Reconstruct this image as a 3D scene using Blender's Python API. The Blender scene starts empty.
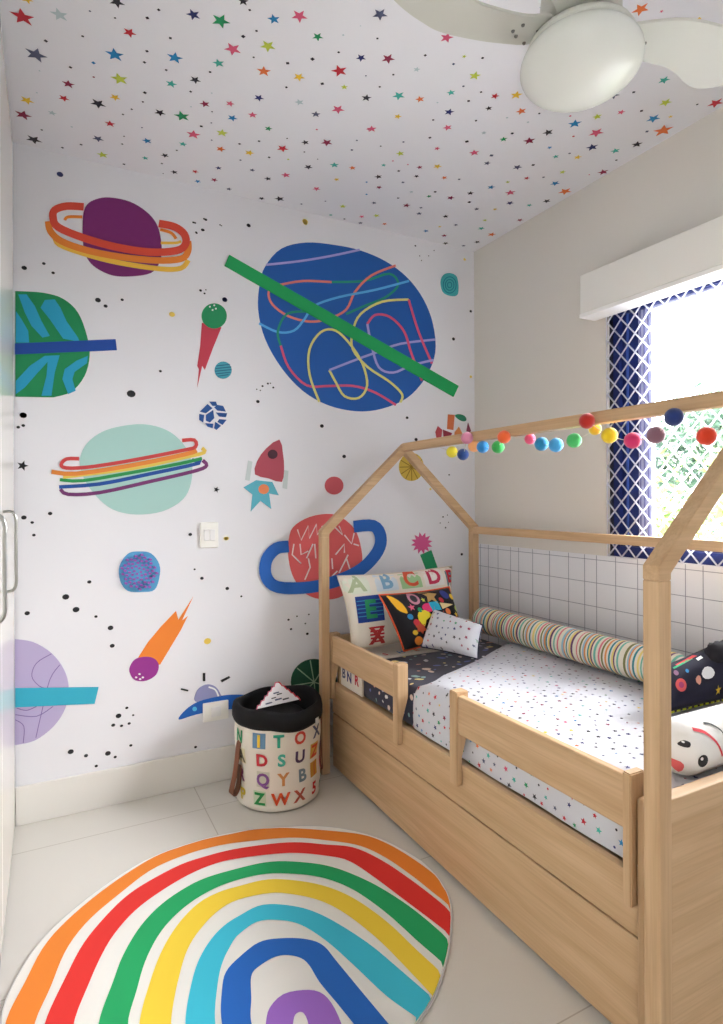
import bpy, bmesh, math, random
from mathutils import Vector, Matrix
from mathutils.bvhtree import BVHTree
R = random.Random(7)
C = bpy.context.scene.collection
# ---------------------------------------------------------------- camera
F, YAW, ROLL, CY, CH = 596.42, 0.4829, -0.0035, 500.35, 1.2329
cy_, sy_ = math.cos(YAW), math.sin(YAW)
fwd = Vector((sy_, cy_, 0)); rgt0 = Vector((cy_, -sy_, 0)); up0 = Vector((0, 0, 1))
rgt = rgt0*math.cos(ROLL) + up0*math.sin(ROLL)
upv = -rgt0*math.sin(ROLL) + up0*math.cos(ROLL)
cd = bpy.data.cameras.new('camera'); cam = bpy.data.objects.new('camera', cd); C.objects.link(cam)
cd.sensor_fit = 'HORIZONTAL'; cd.sensor_width = 36; cd.lens = 36*F/723
cd.shift_y = (CY-512)/723; cd.clip_start = .02; cd.clip_end = 200
m = Matrix((rgt, upv, -fwd)).transposed().to_4x4(); m.translation = (0, 0, CH)
cam.matrix_world = m
bpy.context.scene.camera = cam
# ---------------------------------------------------------------- light and exposure
w = bpy.data.worlds.new('sky'); bpy.context.scene.world = w; w.use_nodes = True
bg = w.node_tree.nodes['Background']; bg.inputs[0].default_value = (.94, .965, 1, 1); bg.inputs[1].default_value = 3.6
def area(name, loc, target, sx, sy, power, col=(1, 1, 1)):
    l = bpy.data.lights.new(name, 'AREA'); l.shape = 'RECTANGLE'; l.size = sx; l.size_y = sy; l.energy = power; l.color = col
    o = bpy.data.objects.new(name, l); C.objects.link(o); o.location = loc
    o.rotation_euler = (Vector(target)-Vector(loc)).to_track_quat('-Z', 'Y').to_euler(); return o
area('daylight_over_window', (4.8, .7, 2.9), (1.0, 1.25, 1.1), 3.6, 2.6, 520, (.985, .99, 1))
vs = bpy.context.scene.view_settings
vs.view_transform = 'Standard'; vs.look = 'None'; vs.gamma = 1; vs.use_curve_mapping = False; vs.exposure = 1.70
# ---------------------------------------------------------------- room measures
D, XR, XL, H = 2.6232, 2.0813, -0.1167, 2.6
YB = -1.9                                  # how far the room reaches behind the viewer
def ray(u, v):
    a = (u-361.5)/F; b = -(v-CY)/F
    return fwd + rgt*a + upv*b
def atY(u, v, Y): r = ray(u, v); t = Y/r.y; return Vector((r.x*t, Y, CH+r.z*t))
def atZ(u, v, Z): r = ray(u, v); t = (Z-CH)/r.z; return Vector((r.x*t, r.y*t, Z))
# ---------------------------------------------------------------- materials
def lin(c): c /= 255; return c/12.92 if c <= .04045 else ((c+.055)/1.055)**2.4
def rgb(c): return (lin(c[0]), lin(c[1]), lin(c[2]), 1)
MATS = {}
def mat(name, c, rough=.6, metal=0, bump=0, bscale=200, var=0, coat=0, spec=.5, sheen=0, trans=0):
    if name in MATS: return MATS[name]
    m = bpy.data.materials.new(name); m.use_nodes = True; nt = m.node_tree; b = nt.nodes['Principled BSDF']
    b.inputs['Base Color'].default_value = rgb(c); b.inputs['Roughness'].default_value = rough; b.inputs['Metallic'].default_value = metal
    b.inputs['Coat Weight'].default_value = coat; b.inputs['Specular IOR Level'].default_value = spec; b.inputs['Sheen Weight'].default_value = sheen
    tc = nt.nodes.new('ShaderNodeTexCoord')
    if bump:
        n = nt.nodes.new('ShaderNodeTexNoise'); n.inputs['Scale'].default_value = bscale; n.inputs['Detail'].default_value = 3
        nt.links.new(tc.outputs['Object'], n.inputs['Vector'])
        bp = nt.nodes.new('ShaderNodeBump'); bp.inputs['Strength'].default_value = bump; bp.inputs['Distance'].default_value = .002
        nt.links.new(n.outputs['Fac'], bp.inputs['Height']); nt.links.new(bp.outputs['Normal'], b.inputs['Normal'])
    if var:
        n2 = nt.nodes.new('ShaderNodeTexNoise'); n2.inputs['Scale'].default_value = 6; nt.links.new(tc.outputs['Object'], n2.inputs['Vector'])
        cr = nt.nodes.new('ShaderNodeMixRGB'); k = rgb(c)
        cr.inputs[1].default_value = tuple(min(1, x*(1-var)) for x in k[:3])+(1,); cr.inputs[2].default_value = tuple(min(1, x*(1+var)) for x in k[:3])+(1,)
        nt.links.new(n2.outputs['Fac'], cr.inputs[0]); nt.links.new(cr.outputs[0], b.inputs['Base Color'])
    if trans:
        ts = nt.nodes.new('ShaderNodeBsdfTranslucent'); ts.inputs[0].default_value = rgb(c); mxs = nt.nodes.new('ShaderNodeMixShader'); mxs.inputs[0].default_value = trans
        out = nt.nodes['Material Output']; nt.links.new(b.outputs[0], mxs.inputs[1]); nt.links.new(ts.outputs[0], mxs.inputs[2]); nt.links.new(mxs.outputs[0], out.inputs[0])
    MATS[name] = m; return m
def wood(axis):
    name = 'light_oak_'+axis
    if name in MATS: return MATS[name]
    m = bpy.data.materials.new(name); m.use_nodes = True; nt = m.node_tree; b = nt.nodes['Principled BSDF']; L = nt.links.new
    tc = nt.nodes.new('ShaderNodeTexCoord'); mp = nt.nodes.new('ShaderNodeMapping'); L(tc.outputs['Object'], mp.inputs[0])
    mp.inputs['Scale'].default_value = {'x': (1.2, 16, 16), 'y': (16, 1.2, 16), 'z': (16, 16, 1.2)}[axis]
    n = nt.nodes.new('ShaderNodeTexNoise'); n.inputs['Scale'].default_value = 1.6; n.inputs['Detail'].default_value = 5; n.inputs['Distortion'].default_value = .6; L(mp.outputs[0], n.inputs[0])
    mp2 = nt.nodes.new('ShaderNodeMapping'); L(tc.outputs['Object'], mp2.inputs[0])
    mp2.inputs['Scale'].default_value = {'x': (3, 120, 120), 'y': (120, 3, 120), 'z': (120, 120, 3)}[axis]
    n2 = nt.nodes.new('ShaderNodeTexNoise'); n2.inputs['Scale'].default_value = 1.5; n2.inputs['Detail'].default_value = 3; L(mp2.outputs[0], n2.inputs[0])
    r1 = nt.nodes.new('ShaderNodeValToRGB'); L(n.outputs['Fac'], r1.inputs[0])
    r1.color_ramp.elements[0].position = .32; r1.color_ramp.elements[1].position = .68
    r1.color_ramp.elements[0].color = rgb((198, 162, 122)); r1.color_ramp.elements[1].color = rgb((216, 183, 143))
    r2 = nt.nodes.new('ShaderNodeValToRGB'); L(n2.outputs['Fac'], r2.inputs[0])
    r2.color_ramp.elements[0].position = .3; r2.color_ramp.elements[0].color = (.8, .78, .76, 1); r2.color_ramp.elements[1].position = .6; r2.color_ramp.elements[1].color = (1, 1, 1, 1)
    mx = nt.nodes.new('ShaderNodeMixRGB'); mx.blend_type = 'MULTIPLY'; mx.inputs[0].default_value = .5
    L(r1.outputs[0], mx.inputs[1]); L(r2.outputs[0], mx.inputs[2]); L(mx.outputs[0], b.inputs['Base Color'])
    b.inputs['Roughness'].default_value = .5; b.inputs['Specular IOR Level'].default_value = .35
    bp = nt.nodes.new('ShaderNodeBump'); bp.inputs['Strength'].default_value = .12; bp.inputs['Distance'].default_value = .001
    L(n2.outputs['Fac'], bp.inputs['Height']); L(bp.outputs[0], b.inputs['Normal'])
    MATS[name] = m; return m
def floor_mat():
    m = bpy.data.materials.new('porcelain_tile'); m.use_nodes = True; nt = m.node_tree; b = nt.nodes['Principled BSDF']; L = nt.links.new
    tc = nt.nodes.new('ShaderNodeTexCoord'); mp = nt.nodes.new('ShaderNodeMapping'); L(tc.outputs['Object'], mp.inputs[0])
    mp.inputs['Location'].default_value = (-.55+.69*4, -1.03+.69*4, 0)
    br = nt.nodes.new('ShaderNodeTexBrick'); br.offset = 0; br.squash = 1; L(mp.outputs[0], br.inputs['Vector'])
    br.inputs['Scale'].default_value = 1; br.inputs['Brick Width'].default_value = .69; br.inputs['Row Height'].default_value = .69
    br.inputs['Mortar Size'].default_value = .0018; br.inputs['Mortar Smooth'].default_value = 0
    br.inputs['Color1'].default_value = rgb((226, 222, 214)); br.inputs['Color2'].default_value = rgb((226, 222, 214)); br.inputs['Mortar'].default_value = rgb((196, 189, 178))
    n = nt.nodes.new('ShaderNodeTexNoise'); n.inputs['Scale'].default_value = 3; n.inputs['Detail'].default_value = 4; L(tc.outputs['Object'], n.inputs[0])
    r = nt.nodes.new('ShaderNodeValToRGB'); r.color_ramp.elements[0].color = (.93, .93, .93, 1); r.color_ramp.elements[1].color = (1, 1, 1, 1); L(n.outputs['Fac'], r.inputs[0])
    mx = nt.nodes.new('ShaderNodeMixRGB'); mx.blend_type = 'MULTIPLY'; mx.inputs[0].default_value = 1; L(br.outputs[0], mx.inputs[1]); L(r.outputs[0], mx.inputs[2])
    L(mx.outputs[0], b.inputs['Base Color']); b.inputs['Roughness'].default_value = .22; b.inputs['Specular IOR Level'].default_value = .5
    return m
PAL = dict(k=(45, 42, 52), r=(205, 45, 60), m=(150, 40, 75), p=(226, 95, 130), o=(238, 125, 65), y=(248, 208, 60), l=(205, 218, 80), g=(30, 150, 95),
           t=(70, 185, 170), b=(35, 135, 195), n=(40, 45, 110), v=(85, 90, 120), s=(195, 212, 216), w=(245, 245, 245))
def ink(k): return mat('ink_'+{'k':'black','r':'red','m':'maroon','p':'pink','o':'orange','y':'yellow','l':'lime','g':'green','t':'teal','b':'blue','n':'navy','v':'slate','s':'pale','w':'white'}[k], PAL[k], .7)
def paint(name, c): return mat('print_'+name, c, .7)
white_wall = mat('mural_white', (236, 236, 241), .75, bump=.05, bscale=400)
ceil_white = mat('ceiling_paper_white', (242, 242, 247), .8)
beige_wall = mat('beige_wall_paint', (226, 221, 213), .8, bump=.05, bscale=300)
base_white = mat('baseboard_white', (235, 232, 226), .35)
# ---------------------------------------------------------------- mesh builder
WORLD = {}
class MB:
    def __init__(s): s.v = []; s.f = []; s.m = []; s.sm = []; s.mats = []
    def mi(s, m):
        if m not in s.mats: s.mats.append(m)
        return s.mats.index(m)
    def add(s, vs, fs, m, smooth=False):
        o = len(s.v); s.v += [Vector(p) for p in vs]; k = s.mi(m)
        for f in fs: s.f.append([i+o for i in f]); s.m.append(k); s.sm.append(smooth)
        return s
    def bm(s, bm, m, smooth=False):
        bm.verts.ensure_lookup_table(); bm.verts.index_update()
        s.add([v.co.copy() for v in bm.verts], [[v.index for v in f.verts] for f in bm.faces], m, smooth); bm.free(); return s
    def box(s, a, b, m, bev=.003, seg=2, M=None):
        bm = bmesh.new(); bmesh.ops.create_cube(bm, size=1)
        a = Vector(a); b = Vector(b); c = (a+b)/2; d = b-a
        for v in bm.verts: v.co = Vector((c.x+v.co.x*d.x, c.y+v.co.y*d.y, c.z+v.co.z*d.z))
        if bev: bmesh.ops.bevel(bm, geom=bm.edges[:], offset=min(bev, min(abs(x) for x in d)*.45), segments=seg, affect='EDGES', profile=.5)
        if M: bmesh.ops.transform(bm, matrix=M, verts=bm.verts)
        return s.bm(bm, m)
    def prism(s, poly, d, m, bev=0):
        """poly: 3-D points of one flat face; d: extrusion vector"""
        bm = bmesh.new(); vs = [bm.verts.new(p) for p in poly]; f = bm.faces.new(vs)
        g = bmesh.ops.extrude_face_region(bm, geom=[f]); 
        for e in g['geom']:
            if isinstance(e, bmesh.types.BMVert): e.co += Vector(d)
        bmesh.ops.recalc_face_normals(bm, faces=bm.faces)
        if bev: bmesh.ops.bevel(bm, geom=[e for e in bm.edges], offset=bev, segments=2, affect='EDGES')
        return s.bm(bm, m)
    def tube(s, pts, r, m, n=8, closed=False, smooth=True):
        pts = [Vector(p) for p in pts]; N = len(pts); vs = []; fs = []
        rr = r if isinstance(r, (list, tuple)) else [r]*N; last = None
        for i, p in enumerate(pts):
            t = (pts[(i+1) % N]-pts[i-1]) if closed else (pts[min(i+1, N-1)]-pts[max(i-1, 0)])
            t.normalize()
            a = t.orthogonal() if last is None else (last - t*last.dot(t))
            a.normalize(); last = a; b = t.cross(a)
            for k in range(n):
                q = 2*math.pi*k/n; vs.append(p+(a*math.cos(q)+b*math.sin(q))*rr[i])
        for i in range(N if closed else N-1):
            for k in range(n):
                j = (i+1) % N; fs.append([i*n+k, i*n+(k+1) % n, j*n+(k+1) % n, j*n+k])
        if not closed: fs.append(list(range(n))[::-1]); fs.append([(N-1)*n+k for k in range(n)])
        return s.add(vs, fs, m, smooth)
    def lathe(s, prof, c, m, n=48, smooth=True, axis='z'):
        vs = []; fs = []; c = Vector(c)
        for r, z in prof:
            for k in range(n):
                q = 2*math.pi*k/n
                vs.append(c+(Vector((r*math.cos(q), r*math.sin(q), z)) if axis == 'z' else Vector((z, r*math.cos(q), r*math.sin(q)))))
        for i in range(len(prof)-1):
            for k in range(n): fs.append([i*n+k, i*n+(k+1) % n, (i+1)*n+(k+1) % n, (i+1)*n+k])
        return s.add(vs, fs, m, smooth)
    def sphere(s, c, r, m, n=16, fuzz=0):
        bm = bmesh.new(); bmesh.ops.create_icosphere(bm, subdivisions=3, radius=1)
        for v in bm.verts:
            k = 1+R.uniform(-fuzz, fuzz); v.co = Vector(c)+v.co*r*k
        return s.bm(bm, m, True)
    def bvh(s): return BVHTree.FromPolygons([tuple(p) for p in s.v], s.f)
    def build(s, name, parent=None, origin=None, kind=None, label=None, cat=None, group=None, autosm=False):
        xs = [p.x for p in s.v]; ys = [p.y for p in s.v]; zs = [p.z for p in s.v]
        o = Vector(origin) if origin else Vector(((min(xs)+max(xs))/2, (min(ys)+max(ys))/2, min(zs)))
        me = bpy.data.meshes.new(name); me.from_pydata([p-o for p in s.v], [], s.f)
        for m in s.mats: me.materials.append(m)
        me.polygons.foreach_set('material_index', s.m); me.polygons.foreach_set('use_smooth', s.sm); me.update()
        ob = bpy.data.objects.new(name, me); C.objects.link(ob); WORLD[ob.name] = o
        if parent: ob.parent = parent; ob.location = o-WORLD[parent.name]
        else: ob.location = o
        tag(ob, label, cat, group, kind); return ob
def tag(o, label=None, cat=None, group=None, kind=None):
    if label: o['label'] = label
    if cat: o['category'] = cat
    if group: o['group'] = group
    if kind: o['kind'] = kind
def thing(name, label, cat, loc, group=None):
    o = bpy.data.objects.new(name, None); C.objects.link(o); o.location = loc; o.empty_display_size = .05
    WORLD[o.name] = Vector(loc); tag(o, label, cat, group); return o
def smooth_pts(pts, closed=True, k=5):
    n = len(pts); out = []
    rng = range(n) if closed else range(n-1)
    for i in rng:
        p0, p1, p2, p3 = [pts[j % n] if closed else pts[max(0, min(n-1, j))] for j in (i-1, i, i+1, i+2)]
        for q in range(k):
            t = q/k
            out.append(tuple(.5*(2*p1[c]+(p2[c]-p0[c])*t+(2*p0[c]-5*p1[c]+4*p2[c]-p3[c])*t*t+(-p0[c]+3*p1[c]-3*p2[c]+p3[c])*t**3) for c in range(len(p1))))
    if not closed: out.append(tuple(pts[-1]))
    return out
def ribbon(pts, w):
    """strip of width w (number or list) along a 2-D path -> polygon outline"""
    n = len(pts); ws = w if isinstance(w, list) else [w]*n; a = []; b = []
    for i in range(n):
        p = pts[max(i-1, 0)]; q = pts[min(i+1, n-1)]; dx, dy = q[0]-p[0], q[1]-p[1]; l = math.hypot(dx, dy) or 1
        a.append((pts[i][0]-dy/l*ws[i]/2, pts[i][1]+dx/l*ws[i]/2)); b.append((pts[i][0]+dy/l*ws[i]/2, pts[i][1]-dx/l*ws[i]/2))
    return a, b
def circle(cx, cy, rx, ry=None, n=24, a0=0): 
    ry = ry or rx; return [(cx+rx*math.cos(a0+2*math.pi*i/n), cy+ry*math.sin(a0+2*math.pi*i/n)) for i in range(n)]
def star2(cx, cy, r, rot=0, k=5, inner=.42): 
    return [(cx+(r if i % 2 == 0 else r*inner)*math.sin(rot+math.pi*i/k), cy+(r if i % 2 == 0 else r*inner)*math.cos(rot+math.pi*i/k)) for i in range(2*k)]

# ================================================================ THE ROOM
def plane_poly(mb, pts, m): mb.add(pts, [list(range(len(pts)))], m)
# ---- back wall with its printed specks
wb = MB(); wb.box((XL-.5, D, -.05), (XR+.2, D+.12, H+.05), white_wall, 0)
def speck(mb, u, v, r, m, star=False):
    p = atY(u, v, D); s = r*p.y/F*1.08
    P = star2(0, 0, s*1.3, .3) if star else circle(0, 0, s, s*.85, 10, .3)
    plane_poly(mb, [(p.x+a, D-.0012, p.z+b) for a, b in P], m)
black = mat('print_black', (30, 30, 34), .7); gold = mat('print_gold', (240, 210, 92), .7)
navyp = mat('print_navy_dot', (52, 64, 120), .7)
SP = [((0, 180, 3.0125), [(73,265,6),(132,252,4),(160,280,4),(295,362,7),(318,380,5),(368,361,4),(483,576,4),(395,644,11),(70,709,8),(582,128,3),(620,120,4),(612,151,4),(592,160,3),(667,138,2),(604,333,4),(616,342,3),(620,331,2),(677,360,7,'n'),(518,405,8,'y')]),
 ((0, 0, 2), [(120,349,5,'n'),(390,446,2),(408,438,2),(405,460,3),(392,465,2),(440,450,1.5),(497,451,4),(610,443,6,'y')]),
 ((220, 220, 2.781), [(80,16,5),(237,8,7,'y'),(13,222,7,'n'),(543,72,3),(555,100,2),(560,113,2),(580,100,2),(595,85,2),(680,110,5,'y'),(697,254,5),(649,331,6),(697,436,5,'y'),(118,462,3),(133,455,3),(102,471,2),(112,474,2),(148,466,3),(140,454,2),(105,505,5),(283,573,6),(520,550,5)]),
 ((0, 400, 3.0125), [(70,46,8),(70,77,4),(55,82,4),(68,198,10,'*'),(151,342,5),(72,354,6),(97,369,4),(102,407,4),(652,270,7,'*'),(573,405,5),(683,417,6,'y'),(269,548,5),(198,593,8),(608,537,5),(586,510,3),(684,567,4)]),
 ((220, 400, 2.781), [(345,157,6),(545,110,6),(585,248,4,'y'),(15,385,5,'y'),(20,524,5),(59,546,3),(672,429,5),(637,208,3),(620,325,3),(632,320,2),(612,342,2),(627,355,3),(635,340,2)]),
 ((0, 580, 3.0125), [(82,100,6),(229,89,8),(289,110,4),(333,144,7),(338,198,6),(625,184,10,'y'),(382,385,4),(357,409,7),(401,407,3),(341,437,5),(366,439,4),(389,432,4),(213,517,7),(259,529,5),(325,522,7),(347,533,4),(394,498,4),(290,560,4),(589,503,4)]),
 ((280, 480, 3.2), [(27,447,4),(54,436,3),(35,477,4),(81,459,3),(87,492,5),(92,430,3)])]
for (x0, y0, s), L in SP:
    for e in L:
        k = e[3] if len(e) > 3 else ''
        speck(wb, x0+e[0]/s, y0+e[1]/s, e[2]/s, gold if k == 'y' else navyp if k == 'n' else black, k == '*')
wb.build('wall_back', kind='structure')
# ---- ceiling with its printed stars
cb = MB(); cb.box((XL-.5, YB-.1, H), (XR+.2, D+.12, H+.1), ceil_white, 0)
ST = [((0,0,5.562), '125,93,60,r 330,80,45,s 650,10,40,k 200,303,55,v 638,303,48,b 665,438,45,l 720,180,35,r 380,466,32,m 355,545,28,r 150,557,35,y 128,638,42,m 290,627,22,s 545,575,40,k 640,540,28,y 612,687,28,r 188,775,40,k 545,770,30,v 570,860,30,l 255,226,8,k 460,200,6,k 640,98,5,k 500,60,5,v 392,373,7,k 520,348,8,b 521,427,5,m 684,635,5,k 690,757,4,k 680,800,5,k 232,721,5,k 347,820,6,k 451,803,6,k 399,704,5,s 75,460,5,s 220,392,4,s 205,514,4,s 150,-5,30,y'),
 ((120,0,5.562), '62,177,38,r 408,80,38,n 560,115,50,g 627,272,46,p 305,320,42,b 548,350,32,t 418,443,30,k 285,465,30,t 472,577,28,m 612,575,24,p 222,625,30,k 345,645,42,g 408,747,38,p 625,655,28,b 568,738,32,l 560,828,26,o 150,782,26,b 350,800,22,t 250,863,22,k 140,878,18,t 685,5,30,k 152,98,8,k 215,53,7,k 280,210,7,k 150,283,7,k 136,345,7,k 257,388,6,k 685,201,9,k 501,399,6,k 393,508,6,k 138,514,8,k 127,565,5,k 65,606,5,k 15,634,6,k 452,701,7,k 395,592,4,s 510,516,4,s 512,620,4,k 508,682,4,v 122,708,4,v 316,835,5,k 665,799,6,k 510,778,4,v'),
 ((120,100,5.562), '302,400,20,k 418,397,18,r 432,451,18,b 524,443,20,m 548,377,18,n 606,494,16,v 233,352,5,k 240,408,3,k 22,356,6,k 670,333,5,v'),
 ((240,0,5.562), '188,105,34,b 330,88,44,p 432,203,30,g 155,255,42,l 132,395,38,o 328,427,32,y 553,393,44,r 673,320,28,n 105,543,28,n 330,567,26,s 422,634,26,v 545,607,36,p 70,638,26,p 703,543,28,k 580,483,20,l 18,201,9,k 92,170,6,k 54,54,6,k 265,350,8,k 403,327,9,k 458,464,8,k 258,484,6,k 76,317,5,k 549,289,6,k 574,193,5,s 700,420,4,v 670,142,3,s'),
 ((240,110,5.562), '158,102,22,g 363,179,22,k 237,213,32,r 483,180,32,m 52,237,26,y 525,305,26,t 380,316,24,k 625,321,20,o 255,361,26,p 155,381,20,k 68,333,16,v 537,385,16,y 425,437,22,p 120,491,18,k 220,493,28,k 572,535,20,l 505,583,12,t 677,592,16,p 670,627,14,v 106,172,6,k 162,262,6,k 427,107,5,p 262,157,4,k 268,273,5,l 622,221,6,v 650,168,5,v 358,232,4,k 432,272,3,k 704,400,5,b 704,468,5,b 342,522,5,v 475,506,4,v 581,605,5,k 715,105,14,p'),
 ((360,0,5.164), '103,73,38,v 145,302,34,m 447,193,34,p 8,297,22,n 40,503,26,k 200,493,32,t 310,511,24,o 593,390,30,l 470,477,22,t 293,357,18,s 195,600,20,y 460,577,26,n 697,495,22,r 665,558,18,k 538,290,12,l 90,197,5,k 337,284,6,k 172,384,5,k 29,390,4,k 102,447,5,k 483,329,6,v 633,298,6,k 561,520,6,k 625,474,5,k 534,444,5,v 400,528,4,s 378,618,5,k 599,622,5,k'),
 ((360,120,5.164), '60,45,26,p 452,38,24,p 640,65,14,s 590,168,26,p 398,146,16,p 208,172,22,l 400,238,22,y 122,232,14,t 308,243,16,m 95,292,20,k 292,289,14,k 435,297,16,o 98,347,16,m 240,440,20,m 357,393,14,g 468,401,20,m 570,377,18,k 657,222,18,v 677,346,20,b 265,370,12,s 72,427,14,v 305,482,16,v 442,497,16,k 602,459,14,v 697,460,12,y 85,493,18,l 127,536,14,o 10,498,14,m 8,530,12,v 340,572,16,b 253,596,14,k 435,596,16,m 442,636,16,k 495,541,12,v 626,559,18,t 645,517,12,l 680,590,22,o 605,629,16,k 535,648,12,v 412,550,10,y 361,90,6,k 552,110,8,k 679,182,8,v 200,262,6,k 224,112,5,v 107,134,4,k 388,370,6,k 197,402,5,k 222,321,6,v 512,305,5,v 565,423,7,k 315,452,6,v 247,229,4,p 170,210,4,p'),
 ((490,90,3.103), '82,15,18,y 15,17,14,p 97,65,16,o 383,16,18,v 545,38,18,l 700,40,22,r 263,104,20,b 407,68,12,p 333,82,14,l 330,132,22,p 507,88,20,b 537,125,28,o 180,131,16,k 122,157,18,m 42,152,12,g 317,177,18,n 185,178,8,b 204,206,10,t 272,208,12,y 389,188,14,t 456,168,16,k 85,239,14,v 202,289,14,b 114,273,9,r 351,254,16,m 225,254,10,l 233,314,20,o 63,318,16,p 62,350,12,n 176,344,12,k 122,357,9,t 93,403,10,m 55,285,7,l 15,370,8,y 5,446,12,o 560,82,7,y 153,72,3,k 470,64,4,k 643,44,3,k 69,134,4,k 487,128,4,v 134,232,4,k 259,143,3,r 435,210,3,k 247,196,3,v 166,270,3,v 118,99,3,s 53,85,3,s 249,80,3,p 392,217,3,k 446,6,4,k 308,262,2,p'),
 ((362,0,2.003), '368,18,14,b 558,18,16,o 605,160,11,t 600,22,4,p 675,37,3,y')]
SEEN = []
for (x0, y0, s), L in ST:
    for e in L.split():
        a, b, r, k = e.split(','); u = x0+float(a)/s; v = y0+float(b)/s
        p = atZ(u, v, H)
        if p.y > D-.02 or p.x > XR-.02 or p.x < XL+.02: continue
        if any((u-a_)**2+(v-b_)**2 < 7 for a_, b_ in SEEN): continue
        SEEN.append((u, v)); dep = p.x*sy_+p.y*cy_; rr = float(r)/s*dep/F
        if float(r)/s < 1.75: P = star2(0, 0, rr*1.5, R.uniform(0, 6), 4, .7)
        else: P = star2(0, 0, rr*1.08, R.uniform(0, 6.28))
        plane_poly(cb, [(p.x+q[0], p.y+q[1], H-.001) for q in P][::-1], ink(k))
cb.build('ceiling', kind='structure')
# ---- floor
fb = MB(); fb.box((XL-.5, YB-.1, -.1), (XR+.2, D+.12, 0), floor_mat(), 0); fb.build('floor', kind='structure', origin=(0, 0, 0))
# ---- right wall with window opening
WY0, WY1, WZ0, WZ1 = .80, 1.742, .995, 2.04
rb = MB()
rb.box((XR, YB-.1, -.05), (XR+.16, WY0, H+.05), beige_wall, 0); rb.box((XR, WY1, -.05), (XR+.16, D+.05, H+.05), beige_wall, 0)
rb.box((XR, WY0, -.05), (XR+.16, WY1, WZ0), beige_wall, 0); rb.box((XR, WY0, WZ1), (XR+.16, WY1, H+.05), beige_wall, 0)
rb.build('wall_right', kind='structure')
MB().box((XL-.5, YB-.1, -.05), (XR+.2, YB, H+.05), mat('rear_wall_paint', (200, 195, 188), .8), 0).build('wall_rear', kind='structure')
wl = MB(); lwp = mat('left_wall_paint', (228, 226, 222), .8)      # left wall, with an unseen gap behind the viewer added to let light in
wl.box((XL-.6, -.95, -.05), (XL-.5, D+.12, H+.05), lwp, 0); wl.box((XL-.6, YB-.1, -.05), (XL-.5, -1.4, H+.05), lwp, 0); wl.box((XL-.6, -1.4, 2.15), (XL-.5, -.95, H+.05), lwp, 0)
wl.build('wall_left', kind='structure')
# tiled grid dado under the window
tp = mat('grid_panel_white', (238, 238, 242), .45); tl = mat('grid_line_grey', (158, 158, 170), .6)
gp = MB(); gx0 = XR-.008
gp.box((gx0, YB, .0), (XR, D, .995), tp, .0)
ys = [2.565, 2.50, 2.423, 2.328, 2.269, 2.172, 2.062, 1.947, 1.856, 1.792, 1.695, 1.591, 1.49, 1.39, 1.323, 1.22, 1.12, 1.06, .96, .86, .75, .65, .55, .45, .35, .25, .1]
for y in ys: gp.box((gx0-.0012, y-.0012, .0), (gx0, y+.0012, .994), tl, 0)
for z in (.975, .876, .774, .672, .572, .47, .37, .27, .17): gp.box((gx0-.0012, YB, z-.0012), (gx0, D, z+.0012), tl, 0)
gp.build('trim_1', kind='structure')
# baseboard
b_ = MB(); b_.box((XL, D-.012, 0), (XR-.01, D, .148), base_white, .003); b_.build('baseboard_back', kind='structure')

# ---- the window: frame, sash, glass
navyf = mat('navy_aluminium', (28, 44, 110), .35, metal=.1); blackf = mat('dark_gasket', (22, 24, 48), .5); lil = mat('lilac_sash_reflection', (176, 178, 208), .3)  # lilac paints the reflection on the glass edge into the sash colour
wt = thing('window_1', None, None, (XR+.08, (WY0+WY1)/2, WZ0)); wt['kind'] = 'structure'
X0, X1 = XR+.02, XR+.09
fr = MB()
fr.box((X0, WY1-.045, WZ0), (X1, WY1, WZ1), navyf, .002); fr.box((X0, WY0, WZ0), (X1, WY0+.045, WZ1), navyf, .002)
fr.box((X0, WY0+.045, WZ0), (X1, WY1-.045, WZ0+.045), navyf, .002); fr.box((X0, WY0+.045, WZ1-.04), (X1, WY1-.045, WZ1), navyf, .002)
fr.box((X0-.004, WY1-.016, WZ0), (X0, WY1, WZ1), blackf, 0)
fr.build('window_frame', wt)
sa = MB(); sy1 = WY1-.045
sa.box((X0+.02, sy1-.075, WZ0+.045), (X1-.02, sy1, WZ1-.04), navyf, .002)
sa.box((X0+.014, sy1-.03, WZ0+.045), (X0+.02, sy1-.022, WZ1-.04), mat('blue_rib', (60, 90, 170), .35), 0)
sa.box((X0+.02, sy1-.135, WZ0+.045), (X1-.03, sy1-.075, WZ1-.04), lil, .002)
for k in range(3): sa.box((X0+.016, sy1-.088-.018*k, WZ0+.045), (X0+.02, sy1-.084-.018*k, WZ1-.04), mat('lilac_rib', (120, 122, 170), .4), 0)
sa.box((X0+.02, WY0+.045, WZ0+.045), (X1-.03, sy1-.135, WZ0+.06), navyf, .001); sa.box((X0+.02, WY0+.045, WZ1-.05), (X1-.03, sy1-.135, WZ1-.04), lil, .001)
sa.box((X0+.02, WY0+.045, WZ0+.045), (X1-.03, WY0+.09, WZ1-.04), navyf, .001)
sa.build('window_sash', wt)
gm = bpy.data.materials.new('clear_glass'); gm.use_nodes = True; nt = gm.node_tree; nt.nodes.clear()
o_ = nt.nodes.new('ShaderNodeOutputMaterial'); t_ = nt.nodes.new('ShaderNodeBsdfTransparent'); g_ = nt.nodes.new('ShaderNodeBsdfGlossy'); x_ = nt.nodes.new('ShaderNodeMixShader')
g_.inputs['Roughness'].default_value = .02; fz = nt.nodes.new('ShaderNodeFresnel'); fz.inputs[0].default_value = 1.3
nt.links.new(fz.outputs[0], x_.inputs[0]); nt.links.new(t_.outputs[0], x_.inputs[1]); nt.links.new(g_.outputs[0], x_.inputs[2]); nt.links.new(x_.outputs[0], o_.inputs[0])
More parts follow.
